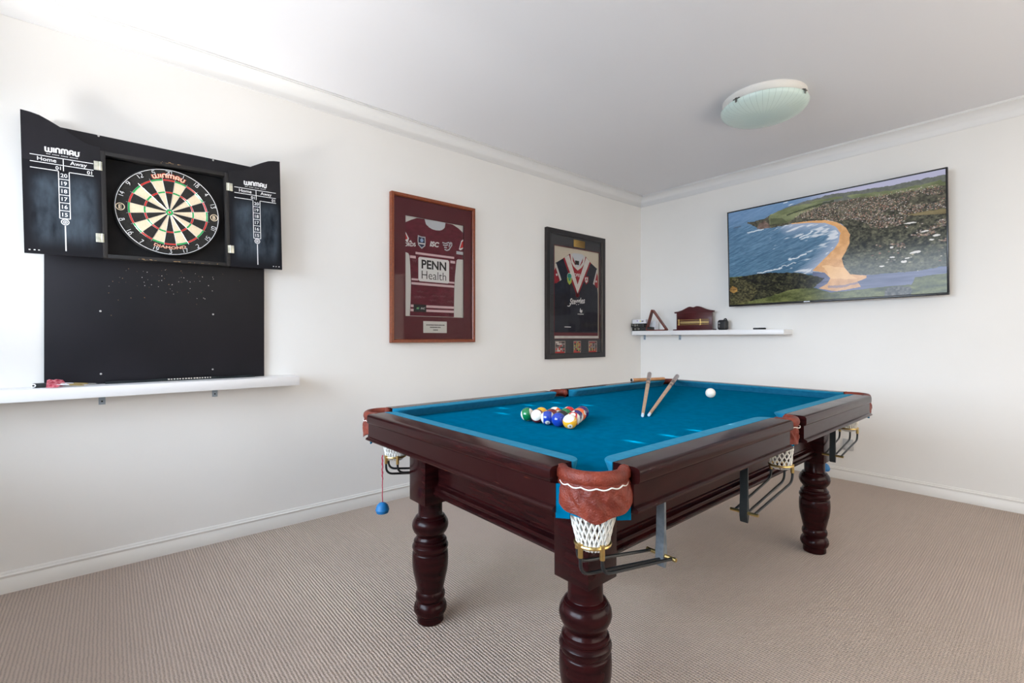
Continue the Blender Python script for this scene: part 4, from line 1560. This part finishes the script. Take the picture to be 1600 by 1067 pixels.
# script wordmark and the small white bird
b.text('Steggles', 0.440, 0.527, 0.080, d + 0.0006, PRINTW, 0.022, shear=0.35, rot=0.10, sx=0.86)
b.stroke([(0.296, 0.500), (0.318, 0.497), (0.340, 0.512)], 0.009, d + 0.0006, PRINTW)
b.poly([(0.470, 0.452), (0.480, 0.490), (0.492, 0.466), (0.512, 0.470), (0.508, 0.446), (0.490, 0.438)], d + 0.0006, PRINTW)
b.rect(0.440, 0.424, 0.530, 0.430, d + 0.0006, PRINTW)
b.rect(0.255, 0.295, 0.345, 0.303, d + 0.0006, PRINTW)
b.build('jersey', f2, smooth=30)
b = MB(LW)
b.box((0.375, 1.074, 0.016), (0.540, 1.144, 0.018), GOLD, 0.0006)
for k in range(3):
    b.rect(0.405, 1.095 + k * 0.016, 0.510, 1.0975 + k * 0.016, 0.0183, mat('plaque_engraving', (0.25, 0.14, 0.04), 0.6))
b.build('plaque', f2)
cards = [(0.120, 0.048, 0.258, 0.166, RED, JWHT), (0.374, 0.046, 0.478, 0.165, LIME, RED), (0.594, 0.046, 0.724, 0.164, JRED, GOLD)]
for u0, v0, u1, v1, ca, cb in cards:
    b = MB(LW)
    b.box((u0, v0, 0.016), (u1, v1, 0.0172), mat('photo_paper', (0.45, 0.36, 0.32), 0.4))
    for i in range(6):
        for j in range(6):
            x0, y0 = u0 + (u1 - u0) * (0.06 + i * 0.147), v0 + (v1 - v0) * (0.16 + j * 0.132)
            q = random.random()
            b.rect(x0, y0, x0 + (u1 - u0) * 0.13, y0 + (v1 - v0) * 0.12, 0.0174, ca if q < 0.25 else cb if q < 0.45 else INK if q < 0.75 else BUTT)
    b.rect(u0, v0 + 0.003, u1 - 0.012, v0 + 0.018, 0.0175, RED)
    b.build('photo_card', f2)
b = MB(LW)
b.rect(0.045, 0.045, W2_ - 0.045, H2_ - 0.045, 0.025, PANE)
b.build('glass', f2)

# ------------------------------------------------------------------ television
TVW, TVH = 1.534, 0.884
tv = thing('television', 'wide black flat screen television showing an aerial view of a sandy bay', 'television', (1.0395, -0.072, 1.4375), (math.radians(1.6), math.radians(-0.36), 0))
b = MB(BW)
bz = 0.011
b.box((0, 0, 0), (TVW, bz + 0.006, 0.030), TVK, 0.002)
b.box((0, TVH - bz, 0), (TVW, TVH, 0.030), TVK, 0.002)
b.box((0, bz, 0), (bz, TVH - bz, 0.030), TVK, 0.002)
b.box((TVW - bz, bz, 0), (TVW, TVH - bz, 0.030), TVK, 0.002)
for k in range(5):
    b.rect(0.630 + k * 0.0095, 0.006, 0.637 + k * 0.0095, 0.0125, 0.0303, SCREW)
b.build('bezel', tv)
b = MB(BW)
b.box((0.004, 0.004, -0.002), (TVW - 0.004, TVH - 0.004, 0.026), TVK)
b.box((0.45, 0.2, -0.048), (1.08, 0.62, -0.002), TVK, 0.004)
b.build('back_shell', tv)


def inside(px, py, poly):
    r = np.zeros(px.shape, bool)
    n = len(poly)
    for i in range(n):
        x0, y0 = poly[i]
        x1, y1 = poly[(i + 1) % n]
        c = ((y0 > py) != (y1 > py))
        with np.errstate(divide='ignore', invalid='ignore'):
            xi = (x1 - x0) * (py - y0) / (y1 - y0 + 1e-12) + x0
        r ^= c & (px < xi)
    return r


rng = np.random.default_rng(5)


def vnoise(x, y, sx, sy, oct_=3):
    out = np.zeros(x.shape)
    amp, tot = 1.0, 0.0
    for o_ in range(oct_):
        G = rng.random((64, 64))
        a, b_ = x * sx * 2 ** o_, y * sy * 2 ** o_
        i, j = np.floor(a).astype(int), np.floor(b_).astype(int)
        fa, fb = a - i, b_ - j
        fa, fb = fa * fa * (3 - 2 * fa), fb * fb * (3 - 2 * fb)
        i0, i1, j0, j1 = i % 64, (i + 1) % 64, j % 64, (j + 1) % 64
        v = (G[i0, j0] * (1 - fa) + G[i1, j0] * fa) * (1 - fb) + (G[i0, j1] * (1 - fa) + G[i1, j1] * fa) * fb
        out += v * amp
        tot += amp
        amp *= 0.5
    return out / tot


def curve_dist(px, py, line):
    d = np.full(px.shape, 9.0)
    for (x0, y0), (x1, y1) in zip(line[:-1], line[1:]):
        dx, dy = x1 - x0, y1 - y0
        t = np.clip(((px - x0) * dx + (py - y0) * dy) / (dx * dx + dy * dy), 0, 1)
        d = np.minimum(d, np.hypot(px - x0 - t * dx, (py - y0 - t * dy) * 0.576))
    return d


def screen_picture(NX, NY):
    u = (np.arange(NX) + 0.5) / NX
    v = (np.arange(NY) + 0.5) / NY
    U, V = np.meshgrid(u, v)
    wob = lambda s, a: (vnoise(U, V, s, s * 0.6) - 0.5) * a
    UU, VV = U + wob(46, 0.012), V + wob(46, 0.018)
    grain = rng.random((NY, NX)) - 0.5

    def c8(r, g, b_):
        return np.array([r, g, b_]) / 255.0

    def lay(img, mask, col, k=1.0):
        m = np.clip(mask.astype(float) * k, 0, 1)[..., None]
        return img * (1 - m) + col * m
    # sea with oblique swell lines
    swell = vnoise(U * 0.8 + V * 0.5, V * 1.4 - U * 0.9, 14, 70)
    fine = vnoise(U * 0.7 + V * 0.6, V * 1.6 - U * 0.8, 60, 150, 2)
    img = c8(74, 106, 134) + (V[..., None] - 0.5) * c8(24, 22, 26) + (swell - 0.5)[..., None] * c8(44, 44, 44) + (fine - 0.5)[..., None] * c8(34, 34, 34)
    img = img + (vnoise(U, V, 3, 3, 2) - 0.5)[..., None] * c8(22, 24, 22)
    img = lay(img, np.clip((V - 0.80) / 0.12, 0, 1), c8(112, 140, 178), 0.55)
    land = [(0.115, 0.865), (0.201, 0.863), (0.23, 0.879), (0.246, 0.904), (0.312, 0.931), (0.355, 0.95), (0.431, 0.965), (0.504, 0.972), (0.544, 0.98), (0.69, 0.962), (0.791, 0.952), (0.855, 0.956), (1.01, 0.952)]
    coast = [(0.114, 0.855), (0.183, 0.775), (0.239, 0.763), (0.331, 0.765)]
    s_out = [(0.354, 0.773), (0.437, 0.768), (0.516, 0.752), (0.571, 0.713), (0.611, 0.649), (0.629, 0.582), (0.626, 0.501), (0.609, 0.423), (0.592, 0.371), (0.601, 0.286), (0.627, 0.219), (0.698, 0.193)]
    s_in = [(0.353, 0.766), (0.436, 0.752), (0.515, 0.725), (0.564, 0.677), (0.587, 0.608), (0.579, 0.527), (0.555, 0.463), (0.512, 0.389), (0.454, 0.286)]
    s_low = [(0.511, 0.254), (0.539, 0.2), (0.524, 0.145), (0.481, 0.108), (0.565, 0.069), (0.672, 0.096), (0.659, 0.145), (0.698, 0.173)]
    riv_up = [(0.696, 0.197), (0.77, 0.194), (0.823, 0.194), (0.894, 0.194), (1.01, 0.215)]
    riv_lo = [(1.01, 0.157), (0.888, 0.144), (0.874, 0.083), (0.787, 0.083), (0.67, 0.073), (0.536, 0.062), (0.46, 0.126), (0.454, 0.272)]
    bush = [(-0.01, 0.282), (0.137, 0.308), (0.24, 0.305), (0.326, 0.292), (0.408, 0.269), (0.487, 0.217), (0.515, 0.202), (0.461, 0.124), (0.356, 0.119), (0.281, 0.088), (0.203, 0.05), (-0.01, 0.0)]
    sky = (V > 0.945) & (U > 0.5)
    img = lay(img, np.clip((U - 0.36) / 0.2, 0, 1) * (V > 0.945), c8(172, 172, 198))
    # wooded land
    lm = inside(UU, VV, land + [(1.01, 0.20)] + riv_up[::-1] + s_out[::-1] + coast[::-1])
    tex = vnoise(U, V, 55, 44, 3)
    leafy = vnoise(U, V, 120, 80, 2)
    forest = c8(60, 60, 48) + (tex - 0.5)[..., None] * c8(84, 80, 66) + (leafy - 0.5)[..., None] * c8(92, 90, 74) + grain[..., None] * c8(26, 26, 22)
    img = lay(img, lm, forest)
    img = lay(img, lm & (V > 0.45), c8(104, 100, 92), np.clip((V - 0.50) / 0.35, 0, 1) * 0.45)
    img = lay(img, lm & (V < 0.40) & (U > 0.60), c8(104, 108, 92), 0.35)
    img = lay(img, lm & (V > 0.90), c8(110, 116, 114), 0.65)
    fields = [[(0.618, 0.939), (0.855, 0.907), (0.986, 0.918), (1.01, 0.865), (0.885, 0.874), (0.757, 0.876), (0.636, 0.906)], [(0.246, 0.904), (0.364, 0.942), (0.512, 0.925), (0.49, 0.885), (0.40, 0.85), (0.331, 0.785), (0.24, 0.800), (0.235, 0.86)], [(0.853, 0.684), (1.01, 0.679), (1.01, 0.638), (0.884, 0.66)], [(0.44, 0.955), (0.60, 0.945), (0.60, 0.925), (0.46, 0.93)]]
    for k, fpoly in enumerate(fields):
        g = (c8(112, 120, 88) if k != 2 else c8(112, 100, 70)) + (vnoise(U, V, 16, 30, 3) - 0.5)[..., None] * c8(62, 60, 52) + grain[..., None] * c8(10, 10, 10)
        img = lay(img, inside(UU, VV, fpoly) & lm, g, 0.9)
    hedge = (np.abs(VV - np.interp(U, [0.33, 0.45, 0.55], [0.865, 0.895, 0.915])) < 0.008) & (U > 0.33) & (U < 0.56)
    img = lay(img, hedge, c8(58, 64, 50), 0.8)
    img = lay(img, inside(UU, VV, [(0.245, 0.86), (0.31, 0.84), (0.335, 0.79), (0.24, 0.775)]) & lm, c8(62, 66, 48), 0.55)
    # the town: thousands of small roofs among trees
    town = [(0.345, 0.86), (0.42, 0.88), (0.55, 0.905), (0.70, 0.90), (0.99, 0.885), (1.01, 0.42), (0.852, 0.40), (0.772, 0.46), (0.728, 0.574), (0.705, 0.655), (0.635, 0.722), (0.571, 0.72), (0.50, 0.77), (0.40, 0.80)]
    n_roof = 9000
    ru, rv = rng.random(n_roof) * 0.68 + 0.33, rng.random(n_roof) * 0.66 + 0.26
    tint = [c8(196, 170, 156), c8(176, 124, 106), c8(214, 206, 198), c8(146, 136, 142), c8(128, 108, 102), c8(196, 180, 154), c8(150, 120, 110)]
    okm = inside(ru, rv, town) & ~inside(ru, rv, fields[2])
    dens = vnoise(ru, rv, 11, 14, 3)
    for k in range(n_roof):
        lim = 0.42 if rv[k] > 0.66 else 0.56
        if (not okm[k] and not (ru[k] > 0.72 and rv[k] < 0.46 and rng.random() < 0.05 and rv[k] > 0.25)) or (okm[k] and dens[k] < lim):
            continue
        s = (0.0009 + 0.0034 * (0.98 - rv[k])) * rng.uniform(0.6, 1.2)
        i0, i1 = int((ru[k] - s) * NX), int((ru[k] + s) * NX) + 1
        j0, j1 = int((rv[k] - s * 0.8) * NY), int((rv[k] + s * 0.8) * NY) + 1
        i0, j0 = max(i0, 0), max(j0, 0)
        if i0 >= NX or j0 >= NY:
            continue
        a = rng.uniform(0.45, 0.95)
        img[j0:j1, i0:i1] = img[j0:j1, i0:i1] * (1 - a) + a * tint[rng.integers(len(tint))] * rng.uniform(0.7, 1.05)
    for (a, b_), (w, h) in (((0.887, 0.353), (0.022, 0.009)), ((0.844, 0.283), (0.011, 0.012)), ((0.759, 0.262), (0.011, 0.006)), ((0.872, 0.608), (0.022, 0.007)), ((0.926, 0.515), (0.014, 0.008)), ((0.967, 0.476), (0.014, 0.008)), ((0.86, 0.31), (0.012, 0.006)), ((0.80, 0.33), (0.012, 0.006)), ((0.90, 0.19), (0.008, 0.007)), ((0.95, 0.44), (0.010, 0.006)), ((0.80, 0.42), (0.008, 0.008))):
        img = lay(img, ((UU - a) / w) ** 2 + ((VV - b_) / h) ** 2 < 1, c8(228, 224, 222), 0.9)
    # sand
    sm = inside(UU * 0.35 + U * 0.65, VV * 0.35 + V * 0.65, s_out + s_low[::-1] + s_in[::-1])
    sand = c8(204, 154, 104) + (vnoise(U, V, 40, 26, 3) - 0.5)[..., None] * c8(46, 42, 36) + grain[..., None] * c8(10, 10, 10)
    wet = np.clip((V - 0.06) / 0.2, 0, 1)[..., None]
    img = lay(img, sm, sand * (0.72 + 0.28 * wet) + (1 - wet) * c8(42, 36, 36))
    pale = inside(UU, VV, [(0.50, 0.33), (0.60, 0.285), (0.627, 0.219), (0.66, 0.17), (0.54, 0.19)]) & sm
    img = lay(img, pale, c8(236, 194, 142), 0.55)
    chan = (curve_dist(UU, VV, [(0.53, 0.115), (0.60, 0.112), (0.66, 0.135)]) < 0.006) & sm
    img = lay(img, chan, c8(130, 116, 130), 0.8)
    # surf: a pale wash against the sand and broken white lines
    sea_m = ~lm & ~sm & ~sky
    dcurve = curve_dist(U, V, s_in)
    seaside = sea_m & (U < 0.6) & (V > 0.26)
    band = np.clip(1 - dcurve / (0.050 + 0.045 * vnoise(U, V, 7, 7, 2)), 0, 1) ** 0.7
    img = lay(img, np.where(seaside, band, 0), c8(166, 174, 196), 0.80)
    streak = vnoise(U * 0.7 + V * 0.5, V * 1.2 - U * 0.5, 22, 40, 3)
    fo = np.clip((streak - 0.50 - 2.6 * np.abs(dcurve - 0.040)) * 7, 0, 1)
    img = lay(img, np.where(seaside & (dcurve > 0.008), fo, 0), c8(206, 210, 218), 0.85)
    rough = wob(70, 0.012)
    for line, w in (([(0.335, 0.42), (0.37, 0.425), (0.425, 0.45)], 0.0055), ([(0.17, 0.315), (0.24, 0.325), (0.30, 0.345)], 0.005), ([(0.395, 0.625), (0.43, 0.64), (0.455, 0.665)], 0.006), ([(0.118, 0.755), (0.17, 0.762), (0.20, 0.768)], 0.005), ([(0.30, 0.36), (0.34, 0.365), (0.37, 0.38)], 0.004), ([(0.40, 0.60), (0.44, 0.61)], 0.004)):
        fm = np.clip((w - curve_dist(UU + rough, VV - rough, line)) / 0.003, 0, 1)
        img = lay(img, np.where(sea_m, fm, 0), c8(208, 214, 222), 0.9)
    rock = inside(UU, VV, [(0.165, 0.777), (0.184, 0.832), (0.212, 0.849), (0.236, 0.806), (0.239, 0.763)])
    img = lay(img, rock, c8(98, 82, 76) + (tex - 0.5)[..., None] * c8(80, 70, 66))
    reef = (np.abs(VV - 0.835 - 0.1 * (U - 0.06)) < 0.005) & (U > 0.03) & (U < 0.075)
    img = lay(img, reef, c8(74, 84, 100), 0.8)
    # river and the near ground
    rm = inside(UU * 0.4 + U * 0.6, VV * 0.4 + V * 0.6, riv_up + riv_lo) & ~sm
    riv = c8(92, 98, 128) + (vnoise(U, V, 10, 60, 3) - 0.5)[..., None] * c8(48, 44, 44)
    img = lay(img, rm, riv)
    gm = (V < np.interp(U, [0, 0.2, 0.35, 0.46, 0.536, 0.67, 0.787, 0.874, 0.888, 1.0], [0.30, 0.30, 0.28, 0.12, 0.062, 0.073, 0.083, 0.10, 0.145, 0.157]) + wob(30, 0.012)) & ~sm & ~rm
    grass = c8(82, 88, 50) + (vnoise(U, V, 16, 34, 4) - 0.5)[..., None] * c8(86, 84, 60) + (leafy - 0.5)[..., None] * c8(30, 30, 22)
    img = lay(img, gm, grass)
    dk = c8(42, 42, 30) + (vnoise(U, V, 50, 40, 3) - 0.5)[..., None] * c8(60, 62, 40) + (leafy - 0.5)[..., None] * c8(70, 70, 48)
    img = lay(img, inside(UU, VV, bush), dk)
    scrub = inside(UU, VV, [(-0.01, 0.30), (0.10, 0.26), (0.17, 0.12), (0.10, -0.01), (-0.01, -0.01)])
    img = lay(img, scrub, c8(78, 74, 46) + (leafy - 0.5)[..., None] * c8(110, 100, 60), 0.55)
    tr = ((U - 0.022) / 0.030) ** 2 + ((V - 0.165) / 0.045) ** 2 < 0.2 + 0.9 * leafy
    img = lay(img, tr, c8(142, 106, 54) + (leafy - 0.5)[..., None] * c8(120, 100, 50), 0.85)
    br = inside(UU, VV, [(0.765, -0.01), (0.775, 0.07), (0.83, 0.08), (0.872, 0.06), (0.87, -0.01)])
    img = lay(img, br, c8(74, 74, 74) + (leafy - 0.5)[..., None] * c8(90, 86, 80))
    return np.clip(img, 0, 1)


NX, NY = 600, 340
pic = screen_picture(NX, NY) ** 2.2
sw0, sh0, sw1, sh1 = bz, bz + 0.006, TVW - bz, TVH - bz
me = bpy.data.meshes.new('screen')
xs = sw0 + (sw1 - sw0) * np.arange(NX + 1) / NX
zs = sh0 + (sh1 - sh0) * np.arange(NY + 1) / NY
XX, ZZ = np.meshgrid(xs, zs)
verts = np.stack([XX.ravel(), np.full(XX.size, -0.0285), ZZ.ravel()], 1)
ii, jj = np.meshgrid(np.arange(NX), np.arange(NY))
a_ = (jj * (NX + 1) + ii).ravel()
faces = np.stack([a_, a_ + 1, a_ + NX + 2, a_ + NX + 1], 1)
me.from_pydata(verts.tolist(), [], faces.tolist())
at = me.attributes.new('picture', 'FLOAT_COLOR', 'FACE')
at.data.foreach_set('color', np.concatenate([pic.reshape(-1, 3), np.ones((NX * NY, 1))], 1).ravel().astype(np.float32))
SCR = mat('lit_screen', (0.004, 0.004, 0.004), 0.16, spec=0.25)
an = node(SCR, 'ShaderNodeAttribute', attribute_name='picture')
pb = SCR.node_tree.nodes['Principled BSDF']
link(SCR, an.outputs['Color'], pb.inputs['Emission Color'])
pb.inputs['Emission Strength'].default_value = 0.80
me.materials.append(SCR)
scr = bpy.data.objects.new('screen', me)
COL.objects.link(scr)
scr.parent = tv

# ------------------------------------------------------------------ things on the back shelf
ZS = 1.2195


def carton(label, x0, x1, y0, y1, z0, z1, m, dots=()):
    b = MB()
    b.box((x0, y0, z0), (x1, y1, z1), m, 0.0012)
    for (u, v, r, mm) in dots:
        M = Matrix.Translation((u, y0 - 0.0006, v)) @ Matrix.Rotation(PI / 2, 4, 'X')
        b.add([(r * math.cos(2 * PI * i / 14), r * math.sin(2 * PI * i / 14), 0) for i in range(14)], [tuple(range(14))], mm, M)
    o = b.build('carton')
    # the origin at the base of the box
    c = Vector(((x0 + x1) / 2, (y0 + y1) / 2, z0))
    o.data.transform(Matrix.Translation(-c))
    o.location = c
    return tag(o, label, 'box', 'boxes on the shelf beside the triangle rack')


YEL = mat('yellow_dot', (0.80, 0.72, 0.20), 0.6)
PUR = mat('purple_dot', (0.22, 0.06, 0.36), 0.6)
GREYP = mat('grey_print', (0.20, 0.19, 0.17), 0.6)
carton('dark printed box at the bottom of the stack on the shelf', 0.022, 0.235, -0.188, -0.095, ZS, ZS + 0.040, BOXK, [(0.060, ZS + 0.02, 0.012, GREYP), (0.105, ZS + 0.022, 0.011, GREYP)])
carton('dark printed box under the white box, sticking out toward the corner', 0.010, 0.172, -0.192, -0.100, ZS + 0.0402, ZS + 0.079, BOXK, [(0.030, ZS + 0.062, 0.008, GREYP), (0.062, ZS + 0.06, 0.013, GREYP), (0.090, ZS + 0.062, 0.010, GREYP)])
carton('white ball box with coloured dots, topmost of the shelf stack', 0.024, 0.190, -0.186, -0.085, ZS + 0.0792, ZS + 0.122, BOXW, [(0.085, ZS + 0.108, 0.0065, PUR), (0.124, ZS + 0.103, 0.0085, YEL), (0.146, ZS + 0.102, 0.0075, INK), (0.160, ZS + 0.104, 0.006, BUTTD)])
carton('small white box standing behind the triangle rack on the shelf', 0.180, 0.245, -0.085, -0.030, ZS, ZS + 0.108, BOXW, [])

# triangle rack standing on one side
tr_ = thing('triangle_rack', 'red-brown wooden ball triangle standing upright on the white shelf', 'triangle rack', (0.0, -0.150, ZS))
b = MB(BW)


A_, B_, C_ = (0.186, 0.010), (0.446, 0.010), (0.262, 0.246)


def rounded(pts, r, n=6):
    out = []
    k = len(pts)
    for i in range(k):
        p0, p1, p2 = Vector(pts[i - 1]), Vector(pts[i]), Vector(pts[(i + 1) % k])
        a, c = (p0 - p1).normalized(), (p2 - p1).normalized()
        for j in range(n + 1):
            t = j / n
            q0, q2 = p1 + a * r, p1 + c * r
            out.append((1 - t) ** 2 * q0 + 2 * t * (1 - t) * p1 + t * t * q2)
    return out


def inset(pts, d):
    out = []
    k = len(pts)
    cx = sum(p[0] for p in pts) / k
    cy = sum(p[1] for p in pts) / k
    for i in range(k):
        p0, p1, p2 = Vector(pts[i - 1]), Vector(pts[i]), Vector(pts[(i + 1) % k])
        n1 = Vector((-(p1 - p0).y, (p1 - p0).x)).normalized()
        n2 = Vector((-(p2 - p1).y, (p2 - p1).x)).normalized()
        m_ = (n1 + n2).normalized()
        out.append(p1 + m_ * d / max(0.3, m_.dot(n1)))
    return out


outer = rounded([A_, B_, C_], 0.030)
inner = rounded(inset([A_, B_, C_], 0.011), 0.016)
N = len(outer)
vs = []
for ring_, d_ in ((outer, 0.0), (outer, 0.042), (inner, 0.042), (inner, 0.0)):
    vs += [(p[0], p[1] - 0.010, d_) for p in ring_]
fs = []
for r_ in range(4):
    r2 = (r_ + 1) % 4
    for i in range(N):
        j = (i + 1) % N
        fs.append((r_ * N + i, r_ * N + j, r2 * N + j, r2 * N + i))
b.add(vs, fs, RACKW)
o = b.build('triangle_frame', tr_, smooth=40)
zmin = min(v.co.z for v in o.data.vertices)
o.data.transform(Matrix.Translation((0, 0, -zmin)))

# scoreboard
sb_ = thing('snooker_scoreboard', 'dark red wooden scoreboard with brass sliding rails and curved top', 'scoreboard', (0.487, -0.075, ZS))
b = MB(BW)
W3 = 0.385
b.box((-0.020, 0, -0.020), (W3 + 0.025, 0.012, 0.040), SCOREW, 0.003)
b.build('base', sb_)
b = MB(BW)
b.box((0.008, 0.012, 0.0), (W3 - 0.002, 0.178, 0.018), SCOREW, 0.001)
b.build('back_panel', sb_)
b = MB(BW)
top = [(-0.012, 0.176), (-0.012, 0.186), (0.03, 0.190), (0.070, 0.200), (0.110, 0.218), (0.142, 0.232), (0.160, 0.234), (0.178, 0.229), (0.192, 0.226), (0.206, 0.229), (0.224, 0.236), (0.244, 0.236), (0.280, 0.224), (0.320, 0.206), (0.360, 0.194), (W3 + 0.016, 0.188), (W3 + 0.016, 0.176)]
b.prism(top, 0.0, 0.022, SCOREW)
b.prism([(p[0] - (0.004 if p[0] < 0 else -0.004 if p[0] > W3 else 0), p[1] + 0.004) for p in top[1:-1]] + [(p[0], p[1] - 0.002) for p in top[1:-1]][::-1], -0.002, 0.026, SCOREW)
b.build('crest', sb_, smooth=50)
b = MB(BW)
b.box((0.050, 0.070, 0.018), (0.352, 0.092, 0.021), mat('brass_scale', (0.62, 0.46, 0.20), 0.35, metal=0.6))
for k in range(40):
    b.rect(0.054 + k * 0.0073, 0.076, 0.0556 + k * 0.0073, 0.088, 0.0213, mat('scale_mark', (0.16, 0.09, 0.03), 0.5))
b.build('scale', sb_)
for v in (0.058, 0.106):
    b = MB(BW)
    b.cyl((0.036, v, 0.026), (0.356, v, 0.026), 0.0032, BRASS, 10)
    b.build('slide_rail', sb_)
for u in (0.038, 0.268):
    b = MB(BW)
    b.box((u - 0.006, 0.052, 0.022), (u + 0.006, 0.112, 0.031), BRASS, 0.002)
    b.lathe([(0, -0.006), (0.008, -0.003), (0.008, 0.003), (0, 0.006)], BRASS, 14, Matrix.Translation((u, 0.106, 0.030)))
    b.lathe([(0, -0.006), (0.008, -0.003), (0.008, 0.003), (0, 0.006)], BRASS, 14, Matrix.Translation((u, 0.058, 0.030)))
    b.build('pointer', sb_)

# small speaker
sp = thing('portable_speaker', 'small rounded black speaker with carry loop on the white shelf', 'speaker', (0.985, -0.105, ZS))
b = MB()
bm = bmesh.new()
bmesh.ops.create_cube(bm, size=1.0)
for v in bm.verts:
    v.co = Vector((v.co.x * 0.090, v.co.y * 0.065, (v.co.z + 0.5) * 0.096))
bmesh.ops.bevel(bm, geom=bm.edges[:], offset=0.022, segments=5, profile=0.5, affect='EDGES')
b.bm(bm, SPK)
b.build('body', sp, smooth=60)
b = MB()
b.add([(-0.022, -0.0328, 0.075), (-0.010, -0.0328, 0.064), (-0.022, -0.0328, 0.054), (-0.034, -0.0328, 0.066)], [(0, 1, 2, 3)], mat('grey_mark', (0.20, 0.20, 0.21), 0.5))
b.add([(-0.026, -0.0328, 0.046), (-0.019, -0.0328, 0.046), (-0.019, -0.0328, 0.024), (-0.026, -0.0328, 0.024)], [(0, 1, 2, 3)], MATS['grey_mark'])
b.build('badge', sp)
b = MB()
b.tube([(0.022 + 0.012 * math.cos(PI * i / 10), 0, 0.092 + 0.014 * math.sin(PI * i / 10)) for i in range(11)], 0.0042, SPK, 8, rz=0.006)
b.build('carry_loop', sp)
# slim black remote
rm_ = MB()
rm_.box((-0.052, -0.020, 0), (0.052, 0.020, 0.016), TVK, 0.007, seg=3)
rm_.box((-0.006, -0.012, 0.0158), (0.044, 0.012, 0.0168), mat('grey_buttons', (0.22, 0.22, 0.22), 0.5), 0.0004)
o = rm_.build('remote_control')
o.location = (1.318, -0.110, ZS)
o.rotation_euler = (0, 0, 0.35)
tag(o, 'slim black remote lying near the right end of the white shelf', 'remote')


# ------------------------------------------------------------------ sockets
def socket(label, u, v, w, h, m, plug):
    t = thing('wall_socket', label, 'socket', (u, 0, v))
    b = MB(BW)
    b.box((-w / 2, -h / 2, 0), (w / 2, h / 2, 0.010), m, 0.003)
    b.build('plate', t)
    for s in (-1, 1):
        b = MB(BW)
        b.box((s * w * 0.25 - 0.004, h * 0.22, 0.010), (s * w * 0.25 + 0.004, h * 0.36, 0.013), m, 0.001)
        b.build('switch', t)
    if plug:
        b = MB(BW)
        b.box((-0.018, -h * 0.42, 0.010), (0.018, h * 0.02, 0.040), m, 0.005)
        b.build('plug', t)


socket('white wall socket plate behind the far right table leg, nearer the corner', 1.878, 0.285, 0.060, 0.095, SOCKET, False)
socket('grey wall socket plate with plug above the back skirting, farther from the corner', 1.958, 0.285, 0.072, 0.090, SOCKETG, True)

# ------------------------------------------------------------------ ceiling light
cl = thing('ceiling_light', 'round pale green ribbed glass ceiling light', 'ceiling light', (1.820, -1.292, HC))
b = MB()
b.lathe([(0, 0), (0.246, 0), (0.246, -0.010), (0.243, -0.020), (0.230, -0.036), (0.222, -0.050), (0, -0.050)], FITW, 64)
b.build('base', cl, smooth=40)
b = MB()
prof = []
RG = 0.257
K = 14
for i in range(K + 1):
    t = i / K
    r = RG * math.sin(t * PI / 2)
    z = -0.055 - 0.074 + 0.074 * (1 - math.cos(t * PI / 2)) ** 1.15
    prof.append((r, z))
n = 44
sub = 4
vs, fs, fl = [], [], []
NN = n * sub
rows = []
for (r, z) in prof:
    if r < 1e-5:
        rows.append([len(vs)] * NN)
        vs.append((0, 0, z))
        continue
    row = []
    for k in range(n):
        for s_, off in enumerate((0.0, 0.42, 0.475, 0.525)):
            ph = (k + (0, 0.46, 0.48, 0.52)[s_] if s_ else k) * 2 * PI / n
            rr_ = r
            row.append(len(vs))
            vs.append((rr_ * math.cos(ph), rr_ * math.sin(ph), z))
    rows.append(row)
for j in range(K):
    for i in range(NN):
        i2 = (i + 1) % NN
        q = []
        for t in (rows[j][i], rows[j][i2], rows[j + 1][i2], rows[j + 1][i]):
            if t not in q:
                q.append(t)
        (fl if (i % sub) == 2 else fs).append(tuple(q))
b.add(vs, fs, FROST)
kk = b.mi(FROSTL)
for f in fl:
    b.f.append(list(f))
    b.m.append(kk)
b.lathe([(RG, -0.055), (RG - 0.003, -0.0525), (RG - 0.02, -0.055)], FROST, 64)
b.build('glass_shade', cl, smooth=50)
for dg in (256, 350, 120):
    a = math.radians(dg)
    b = MB(Matrix.Rotation(a, 4, 'Z'))
    b.box((0.222, -0.006, -0.052), (0.264, 0.006, -0.047), CLIPM, 0.001)
    b.box((0.2605, -0.006, -0.076), (0.264, 0.006, -0.047), CLIPM, 0.001)
    b.box((0.248, -0.022, -0.0555), (0.264, 0.022, -0.0505), CLIPM, 0.001)
    c_ = b.build('clip', cl)
    c_['label'] = 'grey metal clip'
